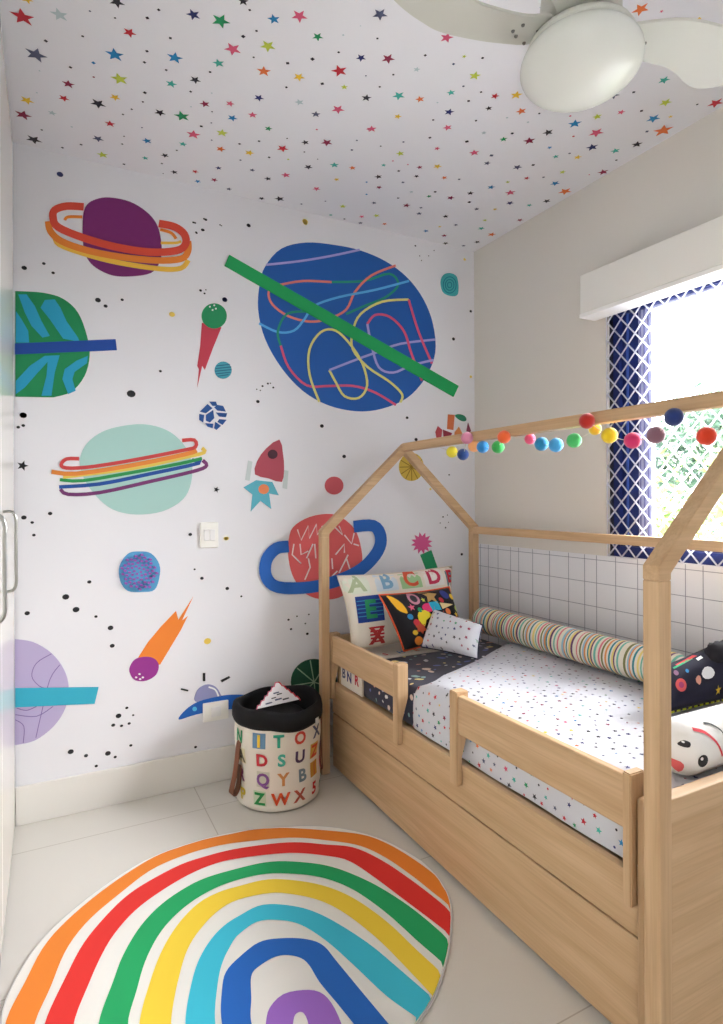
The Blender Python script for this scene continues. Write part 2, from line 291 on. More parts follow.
gl = MB(); gl.box((X0+.045, WY0+.05, WZ0+.05), (X0+.049, sy1-.13, WZ1-.045), gm, 0); gl.build('glass_pane', wt)
# ---- safety net across the opening
net = MB(); nm = mat('white_net_cord', (245, 246, 252), .6, trans=.55); nx = XR-.0038; py, pz = .066, .075
ny0, ny1, nz0, nz1 = WY0, WY1-.002, WZ0+.002, WZ1-.002
def clipseg(y0, z0, dy, dz):
    t0, t1 = -1e9, 1e9
    for p, d, lo, hi in ((y0, dy, ny0, ny1), (z0, dz, nz0, nz1)):
        a, b = (lo-p)/d, (hi-p)/d
        if a > b: a, b = b, a
        t0 = max(t0, a); t1 = min(t1, b)
    return (t0, t1) if t1 > t0+.01 else None
for s in (1, -1):
    for k in range(-30, 50):
        c = clipseg(ny1-.005-py*k, nz0, py*s, pz)
        if c:
            P = [(nx+.0, ny1-.005-py*k+py*s*t, nz0+pz*t) for t in c]
            net.tube(P, .0032, nm, 6)
net.tube([(nx, ny0, nz0), (nx, ny1, nz0), (nx, ny1, nz1), (nx, ny0, nz1)], .0025, nm, 5, closed=True)
net.build('safety_net', label='white diamond mesh safety net stretched across the window opening', cat='net')
# ---- blind box
vb = MB(); vm = mat('white_box_paint', (240, 238, 232), .4)
vb.box((XR-.12, -.3, 2.005), (XR, 1.776, 2.165), vm, .003)
vr = thing('blind_box', 'long white roller blind box fixed to the wall above the window', 'blind box', (XR, .9, 2.0))
vb.build('box_casing', vr); v2 = MB(); v2.box((XR-.122, -.3, 1.988), (XR-.03, 1.778, 2.004), mat('white_lip', (248, 247, 244), .3), .002); v2.build('bottom_lip', vr)

# ---- wardrobe on the left
gloss = mat('glossy_white_lacquer', (228, 224, 216), .14, spec=.2)
steel = mat('brushed_steel', (175, 176, 172), .28, metal=1)
wr = thing('wardrobe', 'tall glossy off-white built-in wardrobe along the left wall', 'wardrobe', (XL-.25, 1.2, 0))
MB().box((XL-.5, -.2, 0), (XL-.022, D-.003, H-.005), gloss, 0).build('carcass', wr)
hm = []
for y0, y1, hy in ((-.2, .55, None), (.553, 1.36, None), (1.363, 1.93, 1.50), (1.933, D-.012, 2.0)):
    dr = MB().box((XL-.02, y0, .012), (XL, y1-.002, H-.008), gloss, .0015).build('door', wr)
    if hy:
        hb = MB(); hx = XL+.032; z0, z1 = (.975, 1.203)
        pts = smooth_pts([(XL-.005, hy, z1), (XL+.022, hy, z1), (hx, hy, z1-.02), (hx, hy, z1-.06), (hx, hy, (z0+z1)/2), (hx, hy, z0+.06), (hx, hy, z0+.02), (XL+.022, hy, z0), (XL-.005, hy, z0)], False, 4)
        hb.tube(pts, .0045, steel, 10); hb.build('handle', dr)

# ================================================================ WALL DECALS
LAY = [0]
class Decal:
    """thin vinyl figure on the back wall; coordinates are read in a zoomed window of the photo"""
    def __init__(s, name, label, x0, y0, sc, center):
        s.x0, s.y0, s.s = x0, y0, sc; p = s.w(*center); s.t = thing(name, label, 'wall decal', (p.x, D, p.z), None); s.k = 0
    def w(s, a, b): return atY(s.x0+a/s.s, s.y0+b/s.s, D)
    def part(s, name, items, label=None):
        mb = MB()
        for poly, m in items:
            s.k += 1; y = D-.0013-.00035*s.k
            if isinstance(poly, tuple) and poly[0] == 'strip':
                A = [s.w(*q) for q in poly[1]]; B = [s.w(*q) for q in poly[2]]; vs = []
                for p, q in zip(A, B): vs += [(p.x, y, p.z), (q.x, y, q.z)]
                mb.add(vs, [[2*i, 2*i+1, 2*i+3, 2*i+2] for i in range(len(A)-1)], m); continue
            P = [s.w(*q) for q in poly]; P = [Vector((p.x, y, p.z)) for p in P]
            mb.prism(P, (0, D-y-.0002, 0), m)
        mb.build(name, s.t, label=label)
    def line(s, pts, w, m, sm=True, k=4):
        pts = smooth_pts(pts, False, k) if sm else pts
        a, b = ribbon(pts, w); return (('strip', a, b), m)
    def blob(s, pts, m, k=4): return (smooth_pts(pts, True, k), m)
def fillpoly(p): return p
# 1 purple planet
d = Decal('planet_decal', 'purple planet decal with red, orange and yellow rings', 0, 180, 3.0125, (370, 180))
pur = paint('purple', (122, 34, 108))
d.part('planet_body', [d.blob([(250,110),(262,75),(290,58),(330,53),(390,65),(440,95),(470,130),(483,170),(487,215),(480,250),(455,280),(400,290),(340,288),(290,265),(262,235),(250,190)], pur)])
ro, oo, yo = paint('ring_red', (226, 78, 58)), paint('ring_orange', (238, 136, 50)), paint('ring_yellow', (246, 196, 72))
d.part('yellow_ring', [d.line([(165,170),(178,195),(250,222),(350,248),(480,268),(545,266),(567,242)], 15, yo), d.line([(484,190),(530,190),(545,185)], 8, yo)])
d.part('orange_ring', [d.line([(248,112),(205,112),(195,122)], 9, oo), d.line([(145,125),(152,155),(185,185),(260,212),(360,232),(470,243),(545,238),(566,215),(566,185)], 20, oo), d.line([(482,150),(515,160),(530,178)], 9, oo)])
d.part('red_ring', [d.line([(252,82),(200,80),(165,92),(160,115),(175,143),(250,175),(350,203),(450,218),(530,214),(558,195),(555,165),(525,142),(478,132)], 23, ro)])
# 2 green planet at the wardrobe
d = Decal('planet_decal', 'green planet decal with cyan stripes and navy bar beside the wardrobe', 0, 180, 3.0125, (150, 495))
gr, cy2, nb = paint('leaf_green', (22, 140, 84)), paint('cyan', (36, 160, 200)), paint('bar_blue', (22, 72, 160))
d.part('planet_body', [(smooth_pts([(52,335),(130,340),(190,358),(235,400),(262,470),(270,530),(255,590),(215,638),(160,655)], False, 4)+[(46,653),(46,335)], gr)])
d.part('stripes', [(p, cy2) for p in (
 [(55,345),(80,345),(105,380),(125,425),(150,470),(128,475),(95,440),(75,400)], [(135,362),(165,360),(182,385),(200,425),(235,475),(240,488),(190,478),(150,420),(122,385)],
 [(48,395),(65,420),(85,455),(88,490),(48,490)], [(48,605),(90,560),(135,530),(160,530),(110,585),(75,625),(48,645)], [(145,530),(180,528),(165,580),(155,650),(125,650),(140,590)], [(265,530),(262,552),(225,578),(218,600),(228,635),(205,645),(188,600),(195,570),(230,545)])])
d.part('bar', [([(45,493),(348,480),(352,513),(45,526)], nb)])
# 3 comet
d = Decal('comet_decal', 'crimson comet decal with green head, left of the big blue planet', 0, 180, 3.0125, (635, 500))
d.part('tail', [([(608,430),(667,444),(642,505),(617,572),(609,560),(594,625),(599,570),(594,560),(603,500)], paint('crimson', (200, 62, 82)))])
d.part('head', [d.blob(circle(645, 410, 38, 38, 12), paint('comet_green', (32, 150, 96)))]+[(circle(a, b, 3, 3, 6), ink('w')) for a, b in ((632,382),(645,378),(650,388),(640,392))])
# 4 striped ball
d = Decal('planet_decal', 'small teal striped ball decal near the crimson comet', 0, 180, 3.0125, (672, 573))
d.part('planet_body', [(circle(672, 573, 26, 26, 20), paint('sea_teal', (70, 165, 185)))]); tw = paint('sea_dark', (40, 110, 140))
d.part('stripes', [([(672-h, 573+q), (672+h, 573+q-5), (672+h, 573+q-2), (672-h, 573+q+3)], tw) for q, h in ((-14, 20), (-6, 24), (2, 25), (10, 22), (17, 16))])
# 5 mosaic ball
d = Decal('planet_decal', 'round decal of dark blue mosaic shards right of the aqua planet', 0, 400, 3.0125, (640, 47)); mb5 = paint('mosaic_blue', (32, 82, 150))
d.part('shards', [(p, mb5) for p in ([(602,35),(625,12),(640,25),(620,40)], [(630,5),(650,5),(655,18),(640,18)], [(655,15),(672,18),(680,35),(655,32),(645,22)], [(600,42),(615,45),(612,68),(600,60)],
 [(620,45),(642,30),(645,55),(632,68),(620,62)], [(650,38),(684,40),(680,52),(660,50)], [(660,58),(682,60),(670,75),(655,66)], [(648,66),(665,78),(652,90),(645,85)], [(618,70),(642,72),(640,85),(625,80)])])
# 6 big blue planet
d = Decal('planet_decal', 'largest decal, big royal blue planet with scribbled lines and green bar', 220, 220, 2.781, (350, 300))
d.part('planet_body', [d.blob([(110,180),(125,130),(170,80),(240,63),(320,70),(390,85),(460,115),(520,160),(565,220),(592,290),(598,370),(570,440),(520,495),(450,525),(380,532),(300,515),(230,475),(170,410),(125,330),(106,250)], paint('royal_blue', (24, 92, 176)))])
sal, lgr, lbl, lil2, yl, rd = paint('line_salmon', (236,130,120)), paint('line_green', (30,150,120)), paint('line_sky', (90,180,235)), paint('line_lilac', (170,165,225)), paint('line_lemon', (225,220,130)), paint('line_pink', (225,90,130))
lw = 6.5
d.part('scribble_lines', [d.line(p, lw, m) for p, m in (
 ([(128,125),(220,115),(310,100),(388,83)], lil2), ([(160,182),(230,170),(310,173)], sal), ([(310,173),(400,170),(470,150),(495,180),(460,215),(400,240),(350,262)], lgr),
 ([(488,127),(420,155),(375,200),(350,250),(300,275),(250,283),(190,268),(145,235),(135,200),(160,182)], sal), ([(108,288),(160,312),(205,308),(235,275),(260,240),(330,215),(430,195),(525,170)], lbl),
 ([(240,255),(185,262),(160,310),(168,350)], lgr), ([(168,350),(190,410),(240,460),(300,462),(370,462),(430,480),(488,515)], rd), ([(275,506),(248,430),(248,360),(280,312),(320,308),(360,345),(395,400),(408,460),(385,495),(345,490),(320,450),(303,418)], yl),
 ([(303,418),(380,388),(430,370),(500,345),(597,333)], lil2), ([(523,222),(450,228),(390,262),(368,310),(368,360),(410,410),(470,450),(505,485),(500,508)], yl), ([(523,222),(550,310),(588,400)], rd),
 ([(408,290),(430,265),(470,270),(510,310),(530,370),(560,448)], rd), ([(408,290),(420,350),(440,410),(480,425),(530,405),(592,390)], lil2))])
d.part('bar', [([(25,98),(662,462),(648,492),(12,128)], paint('bar_green', (24, 168, 92)))])
# 7 swirl
d = Decal('planet_decal', 'small teal swirl decal near the corner under the ceiling', 220, 220, 2.781, (637, 180))
d.part('planet_body', [d.blob([(622,152),(640,148),(658,158),(663,190),(658,210),(635,210),(618,198),(613,170)], paint('swirl_teal', (70, 180, 185)))])
d.part('swirl_lines', [d.line(circle(638,181,r,r*1.25,14)+[(638+r,181)], 2.5, paint('swirl_dark', (25,130,150))) for r in (6,12,18)])
# 8 aqua planet
d = Decal('planet_decal', 'pale aqua planet decal crossed by thin rainbow rings', 0, 400, 3.0125, (410, 210))
d.part('planet_body', [d.blob([(240,190),(255,140),(295,103),(350,82),(430,73),(500,90),(550,130),(577,185),(575,250),(550,300),(490,335),(410,345),(340,330),(290,290),(255,240)], paint('aqua', (172, 212, 206)))])
for nm2, m2, pts, w2 in (('purple_ring', (118,52,110), [(182,268),(205,284),(300,279),(450,246),(590,213),(622,197),(610,182)], 11), ('blue_ring', (28,80,160), [(178,262),(300,253),(450,223),(600,190),(578,181)], 11),
  ('green_ring', (40,150,80), [(180,240),(250,243),(400,218),(540,192),(608,176)], 10), ('yellow_ring', (232,200,90), [(190,232),(400,206),(560,172),(615,158),(608,145)], 11),
  ('orange_ring', (230,140,60), [(155,216),(230,222),(400,196),(560,163),(592,152)], 13), ('red_ring', (205,70,70), [(238,177),(200,178),(184,195),(200,205),(260,203),(350,190),(450,172),(550,152),(588,142),(585,121),(548,122)], 11)):
    d.part(nm2, [d.line(pts, w2, paint(nm2, m2), True, 3)])
# 9 dotted ball
d = Decal('planet_decal', 'blue ball decal with purple polka dots under the aqua planet', 0, 400, 3.0125, (419, 518))
d.part('planet_body', [d.blob([(360,500),(385,463),(419,456),(455,462),(480,495),(480,535),(465,572),(430,578),(385,575),(362,545)], paint('ball_blue', (88, 165, 210)))])
dp = []
for k in range(60):
    rr = 54*math.sqrt((k+.5)/60); a = k*2.4; dp.append((circle(419+rr*math.cos(a), 518+rr*math.sin(a), 4.8, 3.6, 7, k), paint('ball_dots', (158, 100, 190))))
d.part('polka_dots', dp)
# 10 rocket
d = Decal('rocket_decal', 'maroon rocket decal with teal flame beside the bed roof', 220, 400, 2.781, (130, 200)); pg = paint('fin_grey', (205, 215, 215))
d.part('hull', [d.blob([(165,110),(175,150),(178,190),(172,228),(135,218),(97,207),(103,170),(128,135)], paint('rocket_red', (178, 76, 92)), 2)])
d.part('porthole', [(circle(146,151,14,13,14), paint('porthole', (70, 30, 45)))])
d.part('fin', [([(78,168),(90,172),(82,225),(70,222)], pg)]); d.part('fin', [([(178,195),(190,197),(186,248),(174,245)], pg)])
d.part('flame', [([(65,243),(100,223),(145,228),(163,265),(136,260),(142,303),(112,280),(85,310),(90,263)], paint('flame_teal', (92, 180, 200))), (circle(121,248,15,14,12), paint('flame_orange', (240, 140, 90)))])
# 11
d = Decal('planet_decal', 'small plain coral dot decal below the rocket', 220, 400, 2.781, (317, 238)); d.part('disc', [(circle(317,238,26,25,24), paint('coral', (205, 92, 102)))])
# 12 red planet
d = Decal('planet_decal', 'coral planet decal with white strokes and thick blue ring behind the bed', 220, 400, 2.781, (290, 440))
d.part('planet_body', [d.blob([(190,400),(202,355),(250,325),(310,317),(350,335),(380,370),(395,430),(390,470),(365,510),(340,545),(290,555),(240,540),(205,495),(191,445)], paint('planet_coral', (226, 98, 98)))])
wl = paint('stroke_cream', (245, 225, 222))
d.part('white_strokes', [d.line(p, 4, wl, False) for p in ([(215,360),(225,390),(245,350),(248,385),(268,345),(270,375),(285,350)], [(222,400),(225,430),(245,420)], [(240,440),(258,400)], [(205,400),(200,430),(225,455)], [(235,500),(250,465),(245,440)], [(310,345),(340,375),(330,350)], [(345,375),(365,400),(372,370)], [(320,430),(345,400),(345,425)], [(310,440),(312,470)], [(330,480),(355,430)], [(350,440),(360,470)], [(370,400),(385,405)], [(262,400),(265,440)], [(310,490),(325,475)])])
d.part('blue_ring', [d.line([(190,407),(155,413),(128,445),(127,490),(160,520),(250,520),(330,500),(395,467),(437,420),(445,380),(425,350),(370,352)], 33, paint('ring_blue', (34, 102, 192)))])
# 13 lavender planet
d = Decal('planet_decal', 'lavender planet decal with turquoise bar low beside the wardrobe', 0, 580, 3.0125, (120, 340))
d.part('planet_body', [(smooth_pts([(45,178),(100,187),(155,220),(193,270),(207,325),(197,385),(162,440),(105,483),(45,497)], False, 4), paint('lavender', (188, 176, 214)))])
ll = paint('lavender_line', (130, 110, 170))
d.part('thin_lines', [d.line(p, 2.5, ll) for p in ([(155,222),(110,250),(96,290),(120,320),(150,328)], [(180,255),(150,300),(125,400),(108,475)], [(46,405),(110,410),(160,380)], [(46,420),(72,440),(70,490)], [(50,385),(80,392),(110,380)])])
d.part('bar', [([(46,325),(297,322),(285,372),(46,383)], paint('turquoise', (52, 176, 204)))])
# 14 orange comet
d = Decal('comet_decal', 'orange comet decal with purple head, lower middle of the wall', 0, 580, 3.0125, (480, 180))
d.part('tail', [([(412,240),(445,188),(485,140),(530,93),(537,120),(582,50),(548,122),(566,108),(545,150),(518,195),(482,255)], paint('comet_orange', (243, 136, 50)))])
d.part('head', [d.blob([(390,265),(405,240),(433,231),(462,235),(478,255),(470,285),(440,303),(408,302),(393,285)], paint('comet_purple', (155, 50, 145)))]+[(circle(a, b, 4, 3, 6), ink('w')) for a, b in ((410,293),(420,283),(430,293),(422,298))])
# 15 flying saucer
d = Decal('saucer_decal', 'blue flying saucer decal with lilac dome left of the letter basket', 0, 580, 3.0125, (630, 370))
d.part('dome', [d.blob([(588,365),(588,345),(600,325),(625,314),(650,322),(665,345),(668,360),(625,372)], paint('dome_lilac', (150, 152, 196))), d.line([(628,322),(648,330),(658,350)], 5, ink('w'))])
d.part('saucer', [d.blob([(538,420),(560,390),(600,365),(660,350),(710,345),(760,350),(790,375),(740,385),(660,392),(590,405)], paint('saucer_blue', (30, 100, 190))), (circle(586,388,7,7,10), paint('saucer_light', (90, 200, 240)))])
for ry in ([(611,280),(618,280),(618,304),(611,304)], [(664,302),(690,289),(693,294),(668,308)], [(546,326),(567,331),(566,335),(544,330)]): d.part('ray', [(ry, black)])
# 16 dark green disc
d = Decal('planet_decal', 'dark green disc decal with pale rays behind the letter basket', 200, 640, 4.52, (515, 190))
d.part('disc', [(circle(515, 190, 105, 105, 32), paint('forest', (24, 84, 62)))])
d.part('pale_rays', [d.line([(515,190),(515+100*math.cos(a), 190+100*math.sin(a))], 5, paint('pale_green', (165, 195, 165)), False) for a in (-2.45, -1.75, -3.3, -1.0, 2.4, 1.5, .3)])
# 17 yellow segment
d = Decal('planet_decal', 'mustard yellow disc decal with dark rays at the bed roof tip', 380, 420, 5.117, (158, 245))
d.part('disc', [(circle(160, 240, 64, 72, 28), paint('mustard', (214, 182, 74)))])
d.part('dark_rays', [d.line([(160,240),(160+62*math.cos(a), 240+70*math.sin(a))], 4, paint('mustard_dark', (150, 118, 30)), False) for a in [i*.52 for i in range(12)]])
# 18 flower
d = Decal('flower_decal', 'pink spiky flower decal with green stem above the alphabet pillow', 380, 420, 5.117, (213, 700))
d.part('stem', [([(205,690),(262,665),(310,800),(255,820)], paint('stem_green', (34, 156, 100)))])
d.part('bloom', [(star2(213, 630, 56, .2, 12, .62), paint('bloom_pink', (222, 92, 150)))])
# 19 shards
d = Decal('shards_decal', 'cluster of red, orange and green leaf shards above the far garland end', 420, 400, 9.04, (280, 240))
d.part('shards', [([(160,235),(200,270),(192,340),(148,345),(138,290)], paint('shard_red', (190,70,80))), ([(205,268),(290,300),(278,322),(212,335)], paint('shard_maroon', (150,45,65))),
  ([(252,130),(312,135),(300,272),(243,262)], paint('shard_orange', (220,120,75))), ([(350,242),(378,300),(372,325),(310,318),(312,290)], paint('shard_amber', (224,140,80))),
  d.blob([(315,140),(345,128),(390,138),(415,165),(410,190),(375,190),(335,165)], paint('shard_green', (40,140,105))), ([(432,205),(458,280),(450,292),(418,282)], paint('shard_wine', (135,60,85))),
  ([(482,295),(505,300),(502,375),(480,370)], paint('shard_wine', (135,60,85)))])
# ---- switch and socket
pl = mat('switch_plastic', (250, 249, 244), .3)
def plate(name, label, cat, x0, z0, x1, z1, keys):
    t = thing(name, label, cat, ((x0+x1)/2, D, z0))
    MB().box((x0, D-.012, z0), (x1, D-.0002, z1), pl, .004).build('plate', t)
    for a, b, c2, d2 in keys: MB().box((a, D-.016, b), (c2, D-.012, d2), mat('key_plastic', (250, 250, 250), .25), .0015).build('rocker' if cat == 'light switch' else 'outlet', t)
plate('light_switch', 'white rectangular light switch on the mural wall', 'light switch', .580, 1.028, .660, 1.140, [(.596, 1.06, .619, 1.108), (.621, 1.06, .644, 1.108)])
plate('wall_socket', 'white socket plate on the saucer decal near the basket', 'socket', .590, .270, .702, .352, [(.625, .29, .667, .332)])

# ================================================================ RUG
rt = thing('rainbow_rug', 'round white floor rug printed with a rainbow', 'rug', (.5, 1.6, 0))
RX = [(.759,1.179),(.817,1.208),(.871,1.247),(.954,1.322),(1.027,1.406),(1.088,1.496),(1.117,1.59),(1.122,1.665),(1.114,1.735),(1.063,1.887),(.963,2.018),(.836,2.102),(.62,2.177),(.454,2.185),(.33,2.166),(.238,2.127),(.128,2.052),(.032,1.964),(-.03,1.882),(-.062,1.818),(-.086,1.752),(-.1,1.694),(-.104,1.631),(-.1,1.5),(-.06,1.35),(.03,1.22),(.16,1.12),(.33,1.07),(.5,1.07),(.64,1.115)]
RE = smooth_pts(RX, True, 3)
rw = mat('rug_white', (240, 238, 232), .8, bump=.1, bscale=500)
rg = MB(); rg.prism([(x, y, .001) for x, y in RE], (0, 0, .005), rw); rg.build('rug_base', rt)
rim_ = MB(); rim_.tube([(x, y, .004) for x, y in RE], .003, mat('rug_edge', (205, 203, 200), .8), 6, closed=True); rim_.build('edge_binding', rt)
def inside(p, poly):
    c = False; n = len(poly)
    for i in range(n):
        a, b = poly[i], poly[i-1]
        if (a[1] > p[1]) != (b[1] > p[1]) and p[0] < (b[0]-a[0])*(p[1]-a[1])/(b[1]-a[1])+a[0]: c = not c
    return c
def pull(p):
    """a point of the print that would leave the rug is brought back to its edge"""
    c = (.5, 1.6); v = Vector((p[0]-c[0], p[1]-c[1])); q = p
    if inside((c[0]+v.x*1.008, c[1]+v.y*1.008), RE): return p
    lo, hi = 0, 1
    for _ in range(18):
        k = (lo+hi)/2
        if inside((c[0]+v.x*k, c[1]+v.y*k), RE): lo = k
        else: hi = k
    return (c[0]+v.x*lo*.992, c[1]+v.y*lo*.992)
ZA = (0, 820, 3.0125); ZB = (220, 820, 3.0125)
def band(outA, outB, inA, inB, colr, name):
    def conv(L, Z):
        o = []
        for a, b in L:
            p = atZ(Z[0]+a/Z[2], Z[1]+b/Z[2], .006); o.append((p.x, p.y))
        return o
    o = conv(outA, ZA)+conv([q for q in outB if q[0] > 105], ZB); i = conv(inA, ZA)+conv([q for q in inB if q[0] > 105], ZB)
    def ext(L):                                     # carry the left foot of the arch straight on to the rug's edge
        a = Vector(L[0]); b = Vector(L[1]); dd = (a-b).normalized(); n = (dd+Vector((.25, -1)))*.5; n.normalize()
        return [tuple(a+n*k) for k in (.5, .4, .3, .2, .1)]+L
    def extR(L):
        a = Vector(L[-1]); b = Vector(L[-2]); dd = (a-b).normalized(); return L+[tuple(a+dd*k) for k in (.06, .12, .2, .3)]
    o = smooth_pts(extR(ext(o)), False, 4); i = smooth_pts(extR(ext(i)), False, 4)
    o = [pull(p) for p in o]; i = [pull(p) for p in i]
    # quads between the two edges
    def res(L, n=90):
        P = [Vector(p) for p in L]; S = [0]
        for k in range(1, len(P)): S.append(S[-1]+(P[k]-P[k-1]).length)
        out = []; j = 0
        for q in range(n):
            s = S[-1]*q/(n-1)
            while j < len(S)-2 and S[j+1] < s: j += 1
            t = (s-S[j])/max(1e-9, S[j+1]-S[j]); out.append(P[j].lerp(P[j+1], min(1, t)))
        return out
    a = res(o); b = res(i); mb = MB(); N = len(a); vs = []
    for p, q in zip(a, b): vs += [(p.x, p.y, .0072), (q.x, q.y, .0072)]
    mb.add(vs, [[2*k, 2*k+1, 2*k+3, 2*k+2] for k in range(N-1)], mat('rug_'+name, colr, .75))
    mb.add([(x, y, z-.0016) for x, y, z in vs], [[2*k, 2*k+2, 2*k+3, 2*k+1] for k in range(N-1)], mat('rug_'+name, colr, .75))
    mb.build(name+'_band', rt)
band([(20,600),(75,490),(130,385),(200,305),(300,220),(400,150),(480,105),(580,68),(720,38)], [(110,25),(210,25),(330,33),(430,45),(500,70),(570,110),(640,160),(662,185)],
     [(105,612),(150,510),(200,390),(270,300),(370,215),(460,148),(560,105),(640,82),(720,68)], [(100,54),(210,54),(320,62),(420,78),(500,115),(580,170),(640,218),(684,252)], (243, 138, 46), 'orange')
band([(135,612),(200,470),(250,375),(310,300),(375,235),(440,190),(540,137),(620,110),(720,86)], [(100,72),(210,68),(320,75),(400,83),(480,118),(560,170),(640,230),(690,272)],
     [(222,612),(265,500),(300,420),(340,350),(400,280),(470,225),(560,170),(640,135),(720,116)], [(100,105),(210,100),(330,110),(390,125),(460,170),(560,245),(640,305),(697,350)], (232, 48, 42), 'red')
band([(297,612),(340,490),(370,410),(420,325),(480,260),(550,210),(620,175),(720,146)], [(60,137),(140,128),(220,126),(330,140),(440,182),(540,240),(620,300),(697,368)],
     [(385,612),(410,520),(440,420),(490,330),(560,260),(640,210),(720,180)], [(60,170),(140,163),(220,163),(310,175),(400,210),(500,280),(600,370),(682,440)], (22, 168, 98), 'green')
band([(420,612),(455,480),(490,390),(540,310),(600,250),(660,218),(720,200)], [(60,188),(140,180),(220,182),(310,198),(400,235),(500,305),(590,390),(672,465)],
     [(515,612),(540,470),(570,380),(620,310),(670,265),(720,240)], [(60,235),(140,222),(200,222),(290,240),(370,278),(470,355),(560,445),(640,530)], (248, 214, 62), 'yellow')
band([(558,612),(580,480),(605,410),(640,355),(680,315),(720,290)], [(50,272),(120,258),(190,256),(270,272),(350,310),(450,375),(540,450),(638,535)],
     [(648,612),(655,500),(670,430),(700,370),(720,345)], [(50,330),(110,308),(170,302),(240,315),(320,365),(410,445),(500,530),(598,600)], (58, 196, 222), 'cyan')
band([(668,612),(668,520),(680,460),(720,415)], [(50,398),(120,368),(190,357),(260,360),(310,378),(350,425),(420,510),(505,612)],
     [(757,612),(757,540),(757,470)], [(120,440),(170,412),(220,410),(262,430),(300,490),(350,550),(400,612)], (24, 104, 196), 'blue')
pb = MB()
def zb(a, b): p = atZ(ZB[0]+a/ZB[2], ZB[1]+b/ZB[2], .0072); return (p.x, p.y, .0072)
op = [(135,680),(138,612),(150,565),(190,525),(250,512),(300,518),(335,550),(365,612),(385,690)]; ip = [(215,690),(217,640),(222,600),(228,585),(240,578),(252,582),(262,600),(272,640),(280,690)]
op = smooth_pts(op, False, 3); ip = smooth_pts(ip, False, 3); vs = []
for p, q in zip(op, ip): vs += [zb(*p), zb(*q)]
pm = mat('rug_purple', (160, 108, 204), .75)
pb.add(vs, [[2*k, 2*k+1, 2*k+3, 2*k+2] for k in range(len(op)-1)], pm); pb.add([(x, y, z-.0016) for x, y, z in vs], [[2*k, 2*k+2, 2*k+3, 2*k+1] for k in range(len(op)-1)], pm)
pb.build('purple_band', rt)

# ================================================================ HOUSE BED
bt = thing('house_bed', 'light oak house-frame bed with guard rails and trundle drawer', 'bed', (1.52, 1.62, 0))
XP, XPi, XW, XWo, YN, YF, T = 1.083, 1.121, 1.932, 1.970, .782, 2.489, .038
ZP, ZR = 1.098, 1.509; XM = (XP+XWo)/2
for y in (YN, YF-T):
    for x in (XP, XW): MB().box((x, y, 0), (x+T, y+T, ZP-.03), wood('z'), .0025).build('post', bt)
def rafter(y, side):
    # side -1: camera side, +1: wall side; cut flush at post top and at the ridge
    if side < 0: P = [(XP, ZP-.0299), (XP, ZP), (XM, ZR), (XM, ZR-.05), (XPi, ZP-.016), (XPi, ZP-.0299)]
    else: P = [(XWo, ZP-.0299), (XWo, ZP), (XM, ZR), (XM, ZR-.05), (XW, ZP-.016), (XW, ZP-.0299)]
    P = [(x, y, z) for x, z in P]
    MB().prism(P, (0, T, 0), wood('x'), .0015).build('rafter', bt)
for y in (YN, YF-T):
    for s in (-1, 1): rafter(y, s)
MB().box((XM-T/2, YN+T, ZR-T-.002), (XM+T/2, YF-T, ZR-.002), wood('y'), .0025).build('ridge_beam', bt)
MB().box((XW, YN+T, ZP-T), (XWo, YF-T, ZP-.002), wood('y'), .0025).build('wall_rail', bt)
XS = 1.150
MB().box((XS, YN+.1, .264), (XS+.022, YF-.001, .398), wood('y'), .0025).build('side_board', bt)
MB().box((1.925, YN+.05, .05), (1.947, YF-T-.001, .50), wood('y'), .0025).build('wall_side_board', bt)
MB().box((1.141, YN+T+.002, .0), (XS+.018, YN+.098, .578), wood('z'), .003).build('end_stile', bt)
MB().box((XPi+.001, YN+.003, .0), (XW-.001, YN+.034, .620), wood('x'), .003).build('footboard', bt)
MB().box((XS+.024, YF-.034, .0), (XW-.001, YF-.004, .615), wood('x'), .003).build('headboard', bt)
dw = MB(); dw.box((XS+.001, YN+.1, .018), (XS+.020, YF-.002, .258), wood('y'), .003).build('drawer_front', bt)
MB().box((XS+.022, YN+.12, .03), (1.9, YF-T-.02, .05), wood('y'), .002).build('drawer_bottom', bt)
MB().box((XS+.024, YN+.1, .36), (1.924, YF-.04, .385), wood('y'), .002).build('mattress_base', bt)
def guard(y0, y1, uprights):
    g = MB(); g.box((1.132, y0, .500), (1.154, y1, .620), wood('y'), .004); gg = g.build('guard_rail', bt)
    for (a, b) in uprights:
        mb = MB(); P = [(1.126, .336), (1.1485, .336), (1.1485, .42), (1.174, .505), (1.174, .630), (1.126, .630)]
        mb.prism([(x, a, z) for x, z in P], (0, b-a, 0), wood('z'), .0025); mb.build('upright', gg)
guard(1.905, YF-.03, [(1.872, 1.905), (YF-.04, YF-.002)])
guard(.905, 1.515, [(1.515, 1.552), (.884, .906)])

